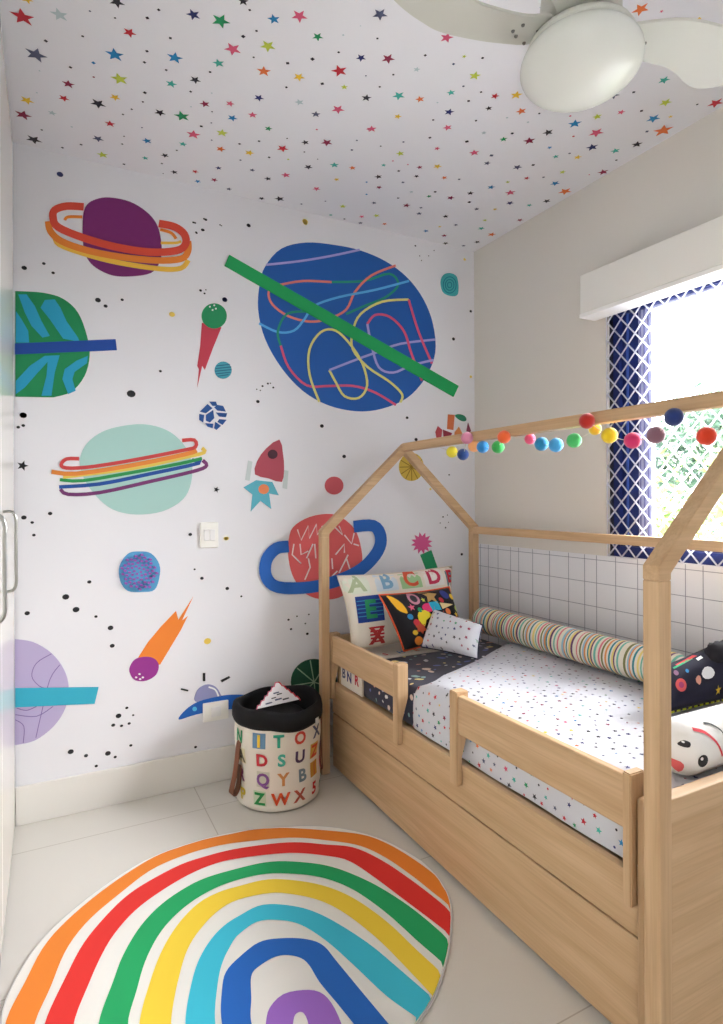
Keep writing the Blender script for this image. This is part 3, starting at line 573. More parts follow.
# ================================================================ BEDDING
navy = mat('navy_cotton', (34, 34, 62), .85, bump=.2, bscale=250, sheen=.2); wcot = mat('white_cotton', (212, 213, 220), .85, bump=.15, bscale=150, sheen=.1)
def subdiv2(verts, faces, res):
    bm = bmesh.new(); vv = [bm.verts.new((p[0], p[1], 0)) for p in verts]
    for f in faces:
        try: bm.faces.new([vv[i] for i in f])
        except ValueError: pass
    bmesh.ops.triangulate(bm, faces=bm.faces[:])
    for _ in range(5):
        L = [e for e in bm.edges if e.calc_length() > res]
        if not L: break
        bmesh.ops.subdivide_edges(bm, edges=L, cuts=1); bmesh.ops.triangulate(bm, faces=bm.faces[:])
    bm.verts.index_update(); out = ([(v.co.x, v.co.y) for v in bm.verts], [[v.index for v in f.verts] for f in bm.faces]); bm.free(); return out
def stamp(mb, bvh, O, U, V, verts, faces, m, off=.0012, res=.012, reach=.4):
    U = Vector(U).normalized(); V = Vector(V).normalized(); N = U.cross(V).normalized(); O = Vector(O)
    vs, fs = subdiv2(verts, faces, res); out = []; ok = []
    for a, b in vs:
        p = O+U*a+V*b+N*reach; h = bvh.ray_cast(p, -N)
        if h[0] is None or h[3] > reach*2: out.append(Vector()); ok.append(False)
        else:
            n = h[1] if h[1].dot(N) > 0 else -h[1]
            out.append(h[0]+n*off); ok.append(n.dot(N) > .12)
    fs = [f for f in fs if all(ok[i] for i in f)]; us = sorted(set(i for f in fs for i in f)); mp_ = {o: q for q, o in enumerate(us)}
    mb.add([out[i] for i in us], [[mp_[i] for i in f] for f in fs], m, True)
def poly(P): return P, [list(range(len(P)))]
_GL = {}
def glyph(ch, off=.035):
    if ch in _GL: return _GL[ch]
    cu = bpy.data.curves.new('g', 'FONT'); cu.body = ch; cu.size = 1; cu.offset = off; cu.resolution_u = 3; cu.align_x = 'CENTER'
    ob = bpy.data.objects.new('g', cu); C.objects.link(ob); bpy.context.view_layer.update()
    me = bpy.data.meshes.new_from_object(ob.evaluated_get(bpy.context.evaluated_depsgraph_get()))
    vs = [(v.co.x, v.co.y-.35) for v in me.vertices]; fs = [list(p.vertices) for p in me.polygons]
    bpy.data.objects.remove(ob); bpy.data.meshes.remove(me); _GL[ch] = (vs, fs); return _GL[ch]
def letter(mb, bvh, O, U, V, ch, size, m, off=.002, wide=1.0, rot=0):
    vs, fs = glyph(ch); c, s = math.cos(rot), math.sin(rot)
    stamp(mb, bvh, O, U, V, [((x*c-y*s)*size*wide, (x*s+y*c)*size) for x, y in vs], fs, m, off, size*.2)
def scatter(mb, bvh, region, n, draw, mind=.02):
    pts = []; tries = 0
    while len(pts) < n and tries < n*30:
        tries += 1; p = region()
        if all((p[0]-q[0])**2+(p[1]-q[1])**2 > mind*mind for q in pts): pts.append(p); draw(p)
# mattress (navy fitted sheet)
ma = MB(); ma.box((1.182, YN+.045, .388), (1.918, YF-.042, .545), navy, .03, 4)
mt = MB(); mt.v = ma.v; mt.f = ma.f; mt.m = ma.m; mt.sm = [True]*len(ma.f); mt.mats = ma.mats; bv = ma.bvh()
blobc = [PAL['w'], (236, 214, 200), (150, 190, 190), (228, 170, 150), (120, 130, 190), (240, 220, 150), (205, 205, 225)]
def blob_shape(r): k = R.uniform(.4, .8); a = R.uniform(0, 3.14); P = []
def rblob(r):
    k = R.uniform(.45, .9); a = R.uniform(0, 3.14); c, s = math.cos(a), math.sin(a); P = []
    for i in range(9):
        q = 2*math.pi*i/9; rr = r*R.uniform(.8, 1.15); x, y = rr*math.cos(q), rr*k*math.sin(q); P.append((x*c-y*s, x*s+y*c))
    return P
def dr1(p):
    i = R.randrange(len(blobc)); stamp(mt, bv, (p[0], p[1], .56), (1, 0, 0), (0, 1, 0), *poly(rblob(R.choice((.008, .012, .02)))), mat('terrazzo_%s' % 'abcdefg'[i], blobc[i], .85))
scatter(mt, bv, lambda: (R.uniform(1.2, 1.9), R.uniform(1.7, 2.42)), 170, dr1, .03)
def dr2(p):
    i = R.randrange(len(blobc)); stamp(mt, bv, (1.17, p[0], p[1]), (0, -1, 0), (0, 0, 1), *poly(rblob(R.choice((.008, .013)))), mat('terrazzo_%s' % 'abcdefg'[i], blobc[i], .85))
scatter(mt, bv, lambda: (R.uniform(1.8, 2.2), R.uniform(.41, .53)), 26, dr2, .03)
mt.build('mattress', label='mattress in dark navy terrazzo-print sheet at the head of the bed', cat='mattress')
# letter-print blanket folded at the head end
fbk = MB(); crm = mat('cream_cotton', (236, 228, 214), .85, bump=.15, bscale=200)
fbk.prism([(x, 2.235, z) for x, z in ((1.170, .40), (1.1805, .40), (1.1805, .5465), (1.76, .5465), (1.76, .558), (1.178, .558), (1.170, .548))], (0, .205, 0), crm, .002); bvf = fbk.bvh()
for i, (ch, k, y, z) in enumerate((('C','r',2.27,.525),('A','b',2.33,.52),('K','p',2.39,.52),('R','r',2.28,.46),('N','n',2.35,.455),('B','v',2.405,.46))):
    letter(fbk, bvf, (1.17, y, z), (0, -1, 0), (0, 0, 1), ch, .06, ink(k))
for i, (ch, k) in enumerate((('F','g'),('S','r'),('H','b'),('E','o'),('U','p'),('M','t'),('G','l'))):
    letter(fbk, bvf, (1.22+.08*i, 2.262, .57), (1, 0, 0), (0, 1, 0), ch, .045, ink(k))
fbk.build('folded_blanket', label='cream letter-print blanket tucked under the alphabet pillow', cat='blanket')
# white star duvet
def duvet():
    prof = [(1.178, .40), (1.1765, .44), (1.177, .49), (1.179, .525), (1.187, .556), (1.204, .575), (1.235, .583)]+[(x, .585) for x in (1.29, 1.36, 1.44, 1.52, 1.60, 1.68, 1.76, 1.82, 1.87)]+[(1.90, .578), (1.915, .555), (1.918, .52)]
    NY = 44; vs = []; fs = []; n = len(prof)
    for j in range(NY+1):
        for x, z in prof:
            ys_ = 1.86 if x < 1.182 else 1.86-.07*min(1, (x-1.182)/.03)+max(0, (x-1.2))*.50
            t = j/NY; tt = 1-(1-t)**1.0; y = ys_+(YN+.05-ys_)*tt
            dz = .0035*math.sin(9*x+5*y)+.003*math.sin(17*y-6*x)+.002*math.sin(31*x+13*y)
            dx = 0
            if z > .57: z2 = z+dz
            else: z2 = z; dx = -.002*math.sin(19*y)
            edge = min(1, (ys_-y)/.03); 
            if edge < 1: k = math.sqrt(max(0, 1-(1-edge)**2)); z2 = z2-(1-k)*(.030 if z > .55 else 0); dx += (1-k)*(.006 if x < 1.185 else 0)
            vs.append((x+dx, y, z2))
    for j in range(NY):
        for i in range(n-1): fs.append([j*n+i, j*n+i+1, (j+1)*n+i+1, (j+1)*n+i])
    mb = MB(); mb.add(vs, fs, wcot, True)
    # hem lip at the turned edge
    lip = []; 
    for i, p in enumerate(vs[:n]): lip += [p, (p[0]+(.005 if p[0] < 1.185 else 0), p[1]-.004, p[2]-(.028 if p[2] > .53 else .0))]
    mb.add(lip, [[2*i, 2*i+2, 2*i+3, 2*i+1] for i in range(n-1)], wcot, True)
    return mb
dv = duvet(); bv = dv.bvh(); cols = 'rknbgtoyvpm'
def ds(p):
    s = R.choice((.0038, .005, .0065)); k = R.choice(cols+'kknnkvnknkknmm'); P = star2(0, 0, s*1.25, R.uniform(0, 6)) if s > .0035 else circle(0, 0, s*.8, s*.8, 6)
    stamp(dv, bv, (p[0], p[1], .6), (1, 0, 0), (0, 1, 0), *poly(P), ink(k), .001, .05)
scatter(dv, bv, lambda: (R.uniform(1.19, 1.9), R.uniform(.85, 2.15)), 620, ds, .026)
def ds2(p):
    s = R.choice((.0045, .006, .008)); k = R.choice(cols+'rkn'); P = star2(0, 0, s*1.25, R.uniform(0, 6)) if s > .005 else circle(0, 0, s*.8, s*.8, 6)
    stamp(dv, bv, (1.15, p[0], p[1]), (0, -1, 0), (0, 0, 1), *poly(P), ink(k), .001, .05)
scatter(dv, bv, lambda: (R.uniform(.88, 1.85), R.uniform(.405, .565)), 130, ds2, .027)
dv.build('duvet', label='white duvet printed with tiny coloured stars covering most of the bed', cat='duvet')
# ---- cushions
def cushion(TL, TR, BR, BL, th, m, n=22, pinch=.06, seed=0):
    """soft pad between four corners; returns builder, centre, axes"""
    TL, TR, BR, BL = map(Vector, (TL, TR, BR, BL)); c = (TL+TR+BR+BL)/4
    U = ((TR-TL)+(BR-BL)).normalized(); V = ((TL-BL)+(TR-BR)).normalized(); N = U.cross(V).normalized()
    vs = []; fs = []; rr = random.Random(seed); ph = rr.uniform(0, 6)
    for side in (1, -1):
        for j in range(n+1):
            for i in range(n+1):
                a, b = i/n, j/n; x, y = 2*a-1, 2*b-1
                pa = pinch*(1-y*y)*x; pb2 = pinch*(1-x*x)*y     # waisted sides
                a2, b2 = (x-pa+1)/2, (y-pb2+1)/2
                P = TL.lerp(TR, a2).lerp(BL.lerp(BR, a2), b2)
                e = max(0, (1-abs(x)**2.6))*max(0, (1-abs(y)**2.6)); h = th/2*e**.42
                h *= 1+.05*math.sin(5*x+ph)*math.cos(4*y-ph)
                vs.append(P+N*side*h)
    k = (n+1)**2; idx = lambda j, i: j*(n+1)+i if i in (0, n) or j in (0, n) else k+j*(n+1)+i
    for j in range(n):
        for i in range(n):
            q = j*(n+1)+i; fs.append([q, q+n+1, q+n+2, q+1]); fs.append([idx(j, i), idx(j, i+1), idx(j+1, i+1), idx(j+1, i)])
    used = sorted(set(i for f in fs for i in f)); rm_ = {o: q for q, o in enumerate(used)}; keep = vs; vs = [keep[i] for i in used]; fs = [[rm_[i] for i in f] for f in fs]
    mb = MB(); mb.add(vs, fs, m, True); vs = keep
    rim = [vs[i] for i in range(n+1)]+[vs[j*(n+1)+n] for j in range(1, n+1)]+[vs[n*(n+1)+i] for i in range(n-1, -1, -1)]+[vs[j*(n+1)] for j in range(n-1, 0, -1)]
    return mb, c, U, V, N, rim
# big alphabet pillow
TL, TR, BR, BL = atY(337, 576, 2.385), atY(452, 566, 2.395), atY(457, 634, 2.35), atY(352, 652, 2.32)
TL.y -= .0
cu, c, U, V, N, rim = cushion(TL, TR, BR, BL, .11, crm, seed=1)
N2 = U.cross(V); bvc = cu.bvh()
Wd = (TR-TL).length; Hd = (TL-BL).length
def pc(a, b): return c+U*((a-.5)*Wd)+V*((.5-b)*Hd)
def sq(mb, bv, a, b, w, h, m, off=.0012): 
    stamp(mb, bv, pc(a, b), U, V, *poly([(-w/2, -h/2), (w/2, -h/2), (w/2, h/2), (-w/2, h/2)]), m, off, .03)
for ch, a, k, sqk in (('A', .12, 's', (228, 232, 215)), ('B', .35, 'b', (215, 225, 232)), ('C', .56, 'r', (165, 205, 150)), ('D', .77, 'm', (240, 236, 230))):
    sq(cu, bvc, a, .13, .115, .09, mat('patch_'+ch.lower()+'x', sqk, .85)); 
    mk = {'A': mat('letter_sage', (175, 188, 150), .85), 'B': mat('letter_sky', (130, 175, 205), .85), 'C': mat('letter_rust', (224, 92, 60), .85), 'D': mat('letter_rose', (200, 60, 90), .85)}[ch]
    letter(cu, bvc, pc(a, .13), U, V, ch, .095, mk, .0025, 1.15)
sq(cu, bvc, .93, .15, .05, .1, mat('patch_teal', (110, 150, 160), .85)); letter(cu, bvc, pc(.93, .15), U, V, 'E', .08, ink('r'), .0025)
sq(cu, bvc, .19, .47, .125, .115, mat('patch_cobalt', (30, 60, 140), .85))
for q in range(5): sq(cu, bvc, .19, .36+.05*q, .118, .004, mat('patch_stripe', (60, 150, 200), .85), .0018)
letter(cu, bvc, pc(.19, .47), U, V, 'E', .11, ink('g'), .0028)
for q in range(5): sq(cu, bvc, .22, .72+.045*q, .07-.004*abs(q-2), .008, ink('r'))
letter(cu, bvc, pc(.22, .82), U, V, 'X', .10, mat('letter_stripe', (196, 60, 60), .85), .0022)
sq(cu, bvc, .50, .80, .028, .09, mat('letter_bottle', (40, 120, 80), .85)); letter(cu, bvc, pc(.42, .5), U, V, 'G', .09, ink('r'))
letter(cu, bvc, pc(.88, .5), U, V, 'K', .09, ink('p')); letter(cu, bvc, pc(.86, .8), U, V, 'M', .08, ink('n'))
ap = thing('alphabet_pillow', 'large cream pillow printed A B C D leaning on the headboard', 'pillow', (c.x, c.y, .56))
cu.build('pillow_body', ap); MB().tube(rim, .003, mat('cream_piping', (225, 214, 196), .85), 6, closed=True).build('piping', ap)
# black toy-print pillow
TL, TR, BR, BL = atY(379, 595, 2.245), atY(449, 587, 2.265), atY(466, 640, 2.20), atY(404, 651, 2.18)
blk = mat('black_print_cotton', (26, 24, 32), .85, bump=.15, bscale=250)
cu, c, U, V, N, rim = cushion(TL, TR, BR, BL, .13, blk, seed=2); bvc = cu.bvh(); Wd = (TR-TL).length; Hd = (TL-BL).length
def st(a, b, P, k, off=.0015):
    P = [(x*1.25, y*1.25) for x, y in P]; stamp(cu, bvc, c+U*((a-.5)*Wd)+V*((.5-b)*Hd), U, V, *poly(P), k if not isinstance(k, str) else ink(k), off, .02)
st(.13, .22, smooth_pts([(-.022, .034), (-.006, .03), (.014, .0), (.018, -.034), (.004, -.03), (-.010, -.014)], True, 2), mat('toy_amber', (240, 180, 40), .85))
st(.34, .16, circle(0, 0, .022), mat('toy_rose', (205, 140, 160), .85)); st(.34, .16, circle(0, 0, .013), 'k', .002)
st(.58, .14, star2(0, 0, .036, .2), mat('toy_gold', (200, 160, 95), .85)); st(.8, .15, circle(0, 0, .017), mat('toy_indigo', (50, 60, 140), .85))
st(.47, .34, circle(0, 0, .025, .016), mat('toy_magenta', (220, 50, 110), .85)); st(.6, .33, [(-.03, -.016), (.01, -.016), (.01, .016), (-.03, .016)], mat('toy_aqua', (40, 180, 215), .85)); st(.78, .34, [(-.04, -.012), (.025, 0), (-.04, .012)], mat('toy_cream', (240, 220, 160), .85))
st(.38, .52, smooth_pts([(-.03, .0), (-.02, .025), (.01, .03), (.03, .01), (.0, -.005), (-.015, -.025)], True, 2), mat('toy_lemon', (235, 215, 50), .85)); st(.62, .54, star2(0, 0, .026, .4), mat('toy_red', (220, 70, 60), .85))
st(.28, .66, star2(0, 0, .022, 0, 6, .6), mat('toy_rust', (190, 80, 50), .85)); st(.48, .70, star2(0, 0, .026, .1), mat('toy_sun', (245, 190, 50), .85)); st(.46, .86, [(-.015, -.03), (.015, -.03), (.02, .03), (-.01, .03)], mat('toy_red', (220, 70, 60), .85))
st(.22, .86, circle(0, 0, .015), mat('toy_orange', (240, 140, 50), .85)); st(.93, .42, circle(0, 0, .02, .014), mat('toy_mint', (190, 205, 110), .85)); st(.9, .2, circle(0, 0, .011), 'y'); st(.2, .45, circle(0, 0, .01), 'b'); st(.7, .75, star2(0, 0, .02), 'l')
for a_, b_, P_, k_ in ((.26,.3,star2(0,0,.014),'p'),(.5,.5,star2(0,0,.012),'b'),(.72,.45,circle(0,0,.012),'o'),(.35,.36,circle(0,0,.009),'g'),(.45,.2,star2(0,0,.01),'l'),(.7,.24,circle(0,0,.01),'r'),(.25,.56,circle(0,0,.012),'r'),(.56,.62,circle(0,0,.008),'t'),(.38,.78,star2(0,0,.014),'p'),(.2,.72,circle(0,0,.009),'y'),(.85,.52,star2(0,0,.012),'y'),(.32,.92,circle(0,0,.01),'b')):
    st(a_, b_, P_, k_)
kp = thing('toy_print_pillow', 'black pillow with bright toy print and orange piping on the left', 'pillow', (c.x, c.y, .57))
cu.build('pillow_body', kp); MB().tube(rim, .0045, mat('orange_piping', (232, 92, 48), .7), 6, closed=True).build('piping', kp, label='orange piping')
# small white star cushion
BL = atZ(421, 647, .607); BR = atZ(478, 659, .607); TL = atY(434, 609, BL.y+.05); TR = atY(483, 625, BR.y+.05)
cu, c, U, V, N, rim = cushion(TL, TR, BR, BL, .10, wcot, pinch=.05, seed=3); bvc = cu.bvh()
Wd = (TR-TL).length; Hd = (TL-BL).length
def ds3(p): 
    k = R.choice('knvgmr'); s = R.choice((.005, .007)); stamp(cu, bvc, c+U*p[0]+V*p[1], U, V, *poly(star2(0, 0, s*1.2, R.uniform(0, 6))), ink(k), .001, .05)
scatter(cu, bvc, lambda: (R.uniform(-.48, .48)*Wd, R.uniform(-.46, .46)*Hd), 44, ds3, .024)
wp = thing('star_cushion', 'small white cushion with tiny stars in front of black pillow', 'cushion', (c.x, c.y, .57))
cu.build('cushion_body', wp); MB().tube(rim, .003, navy, 6, closed=True).build('piping', wp, label='navy piping')
# striped bolster along the wall
sb = MB(); y0, y1, rB = 1.235, 2.31, .064; xb, zb_ = 1.852, .656; cr = mat('bolster_cream', (236, 228, 210), .85, bump=.15, bscale=250)
stripe = [cr, mat('stripe_rose', (224, 130, 140), .85), cr, mat('stripe_mint', (120, 190, 170), .85), cr, mat('stripe_mauve', (110, 70, 110), .85), mat('stripe_lemon', (238, 216, 130), .85), cr, mat('stripe_teal', (60, 140, 150), .85), cr, mat('stripe_orange', (230, 150, 90), .85), mat('stripe_sky', (150, 195, 215), .85), cr, mat('stripe_olive', (130, 130, 80), .85)]
y = y0; n = 28; prev = None; k = 0; rings = []
while y < y1: rings.append(y); y += R.choice((.006, .008, .010))
rings.append(y1)
for i in range(len(rings)-1):
    a, b = rings[i], rings[i+1]
    def rad(y): e = min((y-y0), (y1-y))/.05; return rB*(1 if e >= 1 else math.sqrt(max(0, 1-(1-e)**2))*.6+.4)*(1+.012*math.sin(y*40))
    q = stripe[(i*1+(i//9)) % len(stripe)]
    pr = [(rad(a), a), (rad((a+b)/2)*1.004, (a+b)/2), (rad(b), b)]; vs = []
    for r_, yy in pr:
        for t in range(n): an = 2*math.pi*t/n; vs.append((xb+r_*math.cos(an), yy, zb_+r_*math.sin(an)*.98))
    sb.add(vs, [[p*n+t, p*n+(t+1) % n, (p+1)*n+(t+1) % n, (p+1)*n+t] for p in range(2) for t in range(n)], q, True)
for yy in (y0, y1): sb.add([(xb+.4*rB*math.cos(2*math.pi*t/n), yy, zb_+.4*rB*math.sin(2*math.pi*t/n)) for t in range(n)], [list(range(n)) if yy == y1 else list(range(n))[::-1]], cr)
sb.build('striped_bolster', label='long multicoloured striped bolster lying along the grid wall', cat='bolster')
# navy space cushion at the foot
BL = atZ(655, 716, .605); BR = atZ(775, 690, .60); 
TL = BL+Vector((.06, .06, .105)); TR = BR+Vector((.03, .10, .19))
cu, c, U, V, N, rim = cushion(TL, TR, BR, BL, .11, mat('midnight_cotton', (24, 24, 48), .85, bump=.15, bscale=250), seed=5); bvc = cu.bvh()
def stw(u, v, P, m, off=.0015, k=1.0):
    r = ray(u, v).normalized(); h = bvc.ray_cast(Vector((0, 0, CH)), r)
    if h[0] is not None: stamp(cu, bvc, h[0], U, V, *poly(P), m, off, .02)
stw(681, 685, circle(0, 0, .019), mat('space_coral', (220, 90, 90), .85)); stw(681, 685, circle(0, 0, .009), mat('space_rose', (170, 60, 110), .85), .002)
stw(698, 680, rblob(.014), mat('space_peach', (226, 160, 140), .85)); stw(708, 673, smooth_pts([(-.030, .003), (-.01, .019), (.018, .014), (.028, -.005), (.01, -.017), (-.018, -.014)], True, 2), ink('w'))
stw(688, 661, [(-.05, -.006), (.05, .006), (.05, .012), (-.05, .0)], mat('space_red', (220, 70, 70), .85)); stw(684, 664, [(-.045, -.006), (.045, .006), (.045, .011), (-.045, -.001)], mat('space_green', (60, 170, 120), .85))
stw(700, 659, [(-.014, -.004), (.014, .0), (.014, .008), (-.014, .004)], ink('w')); stw(687, 671, circle(0, 0, .006), ink('b')); stw(676, 673, circle(0, 0, .008), mat('space_mauve', (150, 110, 140), .85)); stw(718, 690, star2(0, 0, .014), ink('y'))
np_ = thing('space_cushion', 'midnight blue space-print cushion with yellow trim by the wall', 'cushion', (c.x, c.y, .58))
cu.build('cushion_body', np_)
tr = MB(); ly = mat('neon_yellow_trim', (215, 225, 40), .7)
for i in range(42, 68): 
    a, b = rim[i], rim[(i+1) % len(rim)]; tr.tube([a, a.lerp(b, .55)], .0045, ly, 6); tr.tube([a.lerp(b, .55), b], .004, blk, 6)
tr.build('trim', np_, label='yellow and black dashed trim')
pp = MB(); pp.sphere(atY(717, 652, TR.y-.12)+Vector((0, 0, .0)), .03, blk, fuzz=.12); pp.build('pompom', np_)
# face bolster along the footboard
fx = thing('face_bolster', 'white round plush bolster with black eyes and pink beak behind footboard', 'bolster', (1.5, .92, .585))
fbm = MB(); pr = []; L0, L1, rr_ = 1.255, 1.86, .064
for i in range(13): t = i/12*math.pi/2; pr.append((rr_*math.sin(t), L0+.06*(1-math.cos(t))))
pr = pr+[(rr_, L0+.1+k*.06) for k in range(7)]
for i in range(13): t = i/12*math.pi/2; pr.append((rr_*math.cos(t), L1-.06+.06*math.sin(t)))
fbm.lathe(pr, (0, .892, .654), mat('plush_white', (238, 236, 232), .9, bump=.2, bscale=200), 36, axis='x'); bvb = fbm.bvh()
def face(u, v, P, m, off=.0015, A=(.85, -.1, 0)):
    r = ray(u, v); h = bvb.ray_cast(Vector((0, 0, CH)), r.normalized())
    if h[0] is None: return
    Uf = rgt; Vf = upv; stamp(fbm, bvb, h[0], Uf, Vf, *poly(P), m, off, .012)
face(703, 761, circle(0, 0, .0125, .0145, 16), black); face(701.5, 758.5, circle(0, 0, .0035, .004, 8), ink('w'), .0022)
face(684, 743.5, smooth_pts([(-.012, -.003), (0, .006), (.012, .003), (.009, -.006), (-.003, -.007)], True, 3), black); face(683, 742, circle(0, 0, .003, .002, 8), ink('w'), .0022)
face(677, 765, smooth_pts([(-.02, .014), (.004, .012), (.012, .0), (.008, -.018), (-.008, -.004)], True, 2), mat('beak_pink', (232, 105, 105), .8))
arc = smooth_pts([(-.04, .030), (-.012, .022), (.014, .0), (.030, -.032)], False, 5); a_, b_ = ribbon(arc, .0055)
face(712, 744, a_+b_[::-1], mat('arc_red', (226, 70, 84), .8)); arc = [(x+.0, y) for x, y in arc]
a_, b_ = ribbon([(x*.7, y*.5) for x, y in arc], .003); face(717, 731, a_+b_[::-1], black)
fbm.build('bolster_body', fx)

# ================================================================ POMPOM GARLAND
gt = thing('pompom_garland', 'colourful felt pompom garland strung along the bed ridge beam', 'garland', (XM, 1.5, ZR-.05))
GB = [(467,438,'lilac',(222,140,170),1),(474,446,'peach',(240,170,110),0),(452,452,'lemon',(245,228,60),0),(463,454.5,'navy',(24,62,130),0),(482.7,447,'azure',(40,140,210),0),(498,447,'grass',(60,190,90),0),(504,437,'orange',(238,100,45),1),
 (530,439,'rose',(236,90,130),-1),(541.4,444,'teal',(30,140,190),0),(556,445,'sky',(70,165,225),0),(574,440.5,'mint',(75,200,110),0),(587,421,'brick',(190,40,30),1),(595,429,'amber',(245,190,50),-1),(609.5,435.5,'yellow',(250,215,30),0),
 (632.6,440.5,'pink',(225,50,110),0),(656,435,'mauve',(140,100,115),0),(674,417,'indigo',(25,50,115),1),(706.5,436,'vermilion',(236,66,30),0)]
gpts = []
for u, v, nm3, c3, fr_ in GB:
    X = XM-T/2-.0255 if fr_ == 1 else (XM-.01 if fr_ == 0 else XM+.035)
    r = ray(u, v); t = X/r.x; p = Vector((X, r.y*t, CH+r.z*t)); gpts.append(p)
    MB().sphere(p, .0243 if fr_ >= 0 else .02, mat('felt_'+nm3, c3, .95, bump=.4, bscale=300, sheen=.4), fuzz=.02).build('pompom', gt)
gs = sorted(gpts, key=lambda p: -p.y)
gs = [Vector((XM-.01, 2.15, ZR-.045))]+gs+[Vector((XM-.01, .86, ZR-.05))]
MB().tube(smooth_pts([tuple(p) for p in gs], False, 4), .0012, mat('garland_thread', (225, 215, 200), .8), 5).build('thread', gt)

# ================================================================ LETTER BASKET
bc = Vector((.852, 2.392, 0)); rb0, rb1 = .173, .179
kt = thing('letter_basket', 'round fabric storage basket printed with letters beside the bed', 'basket', tuple(bc))
canv = mat('canvas_cream', (236, 230, 218), .85, bump=.2, bscale=300)
kb = MB(); prof = [(0, .004), (rb0-.012, .004), (rb0, .014)]
for i in range(9): z = .03+.3*i/8; prof.append((rb0+(rb1-rb0)*i/8+.003*math.sin(i*1.3), z))
kb.lathe(prof, bc, canv, 56)
for i, v in enumerate(kb.v):
    if v.z > .02: a = math.atan2(v.y-bc.y, v.x-bc.x); k = 1+.012*math.sin(3*a+8*v.z)+.008*math.sin(7*a-20*v.z); v.x = bc.x+(v.x-bc.x)*k; v.y = bc.y+(v.y-bc.y)*k
bvk = kb.bvh(); front = math.atan2(-bc.y, -bc.x)
def bl(ch, da, z, k, size=.055, sqc=None, wide=1.0, rot=0):
    a = front+da; o = bc+Vector((math.cos(a)*.17, math.sin(a)*.17, z)); Nn = Vector((math.cos(a), math.sin(a), 0)); Uu = Vector((-math.sin(a), math.cos(a), 0))
    if sqc: stamp(kb, bvk, o, Uu, (0, 0, 1), *poly([(-.027, -.03), (.027, -.03), (.027, .03), (-.027, .03)]), sqc, .0012, .02, .08)
    vs, fs = glyph(ch); c_, s_ = math.cos(rot), math.sin(rot)
    stamp(kb, bvk, o, Uu, (0, 0, 1), [((x*c_-y*s_)*size*wide, (x*s_+y*c_)*size) for x, y in vs], fs, k if not isinstance(k, str) else ink(k), .003, .012, .08)
rows = [(.290, [('K',-1.9,'t',None),('N',-1.02,'g',None),('1',-.42,'y',mat('sq_blue',(110,150,185),.85)),('T',.02,mat('l_jade',(60,180,150),.85),None),('O',.52,mat('l_brick',(205,80,65),.85),None),('X',1.05,'v',None),('B',1.55,'r',None)]),
        (.215, [('E',-1.9,'r',None),('A',-.95,mat('l_olive',(110,110,90),.85),mat('sq_straw',(228,218,180),.85)),('D',-.36,'r',None),('S',.08,mat('l_sea',(80,185,165),.85),None),('U',.52,mat('l_plum',(85,60,95),.85),None),('Z',.98,mat('l_ginger',(210,80,50),.85),mat('sq_honey',(214,170,80),.85)),('M',1.5,'n',None)]),
        (.138, [('F',-1.9,'b',None),('R',-.98,mat('l_mulberry',(130,70,110),.85),None),('Q',-.34,mat('l_violet',(140,90,155),.85),mat('sq_sage',(210,206,190),.85)),('Y',.12,mat('l_tan',(215,150,90),.85),None),('B',.58,mat('l_steel',(120,140,150),.85),None),('I',1.0,mat('l_rust',(200,110,50),.85),mat('sq_gold',(205,150,60),.85)),('H',1.5,'r',None)]),
        (.062, [('G',-1.8,'m',None),('P',-.92,mat('l_mustard',(225,200,80),.85),None),('Z',-.42,mat('l_leaf',(40,145,75),.85),mat('sq_mint',(205,220,190),.85)),('W',.06,mat('l_flame',(225,85,45),.85),None),('X',.50,mat('l_clay',(190,90,70),.85),None),('5',.98,mat('l_cherry',(215,60,60),.85),None),('L',1.5,'g',None)])]
for z, L in rows:
    for ch, da, k, s_q in L: bl(ch, da, z, k, .066, s_q, 1.0)
kb.build('body', kt)
rimm = mat('black_lining', (14, 14, 18), .9)
rm = MB(); rm.lathe([(.173, .335), (.184, .328), (.189, .342), (.189, .37), (.184, .392), (.176, .400), (.166, .397), (.160, .38), (.157, .33), (.155, .2), (.153, .03), (0, .02)], bc, rimm, 56)
for v in rm.v:
    if v.z > .3: a = math.atan2(v.y-bc.y, v.x-bc.x); v.z += .008*math.sin(2*a+.6)+.004*math.sin(5*a); k = 1+.015*math.sin(3*a+1); v.x = bc.x+(v.x-bc.x)*k; v.y = bc.y+(v.y-bc.y)*k
rm.build('rolled_rim', kt, label='black rolled rim and lining')
lea = mat('brown_leather', (122, 72, 46), .55)
for a, sw in ((math.pi*1.06-.0, 1), (-.35, -1)):
    er = Vector((math.cos(a), math.sin(a), 0)); et = Vector((-math.sin(a), math.cos(a), 0))
    path = smooth_pts([(.176, .265), (.184, .24), (.190, .19), (.200, .13), (.212, .085), (.215, .065), (.200, .058), (.186, .08), (.180, .12), (.178, .17)], False, 5)
    if sw < 0: path = [(.176+(r0-.176)*.3, z0+.04) for r0, z0 in path]
    vs = []; n = len(path)
    for i, (r0, z0) in enumerate(path):
        p = path[max(0, i-1)]; q = path[min(n-1, i+1)]; tx, tz = q[0]-p[0], q[1]-p[1]; l = math.hypot(tx, tz); nx_, nz_ = -tz/l*.0018, tx/l*.0018
        for s1, s2 in ((-1, -1), (1, -1), (1, 1), (-1, 1)):
            vs.append(bc+er*(r0+nx_*s2)+et*(.016*s1)+Vector((0, 0, z0+nz_*s2)))
    hb = MB(); hb.add(vs, [[4*i+k, 4*i+(k+1) % 4, 4*i+4+(k+1) % 4, 4*i+4+k] for i in range(n-1) for k in range(4)]+[[0, 1, 2, 3], [4*n-1, 4*n-2, 4*n-3, 4*n-4]], lea); hb.build('strap', kt, label='brown leather strap')
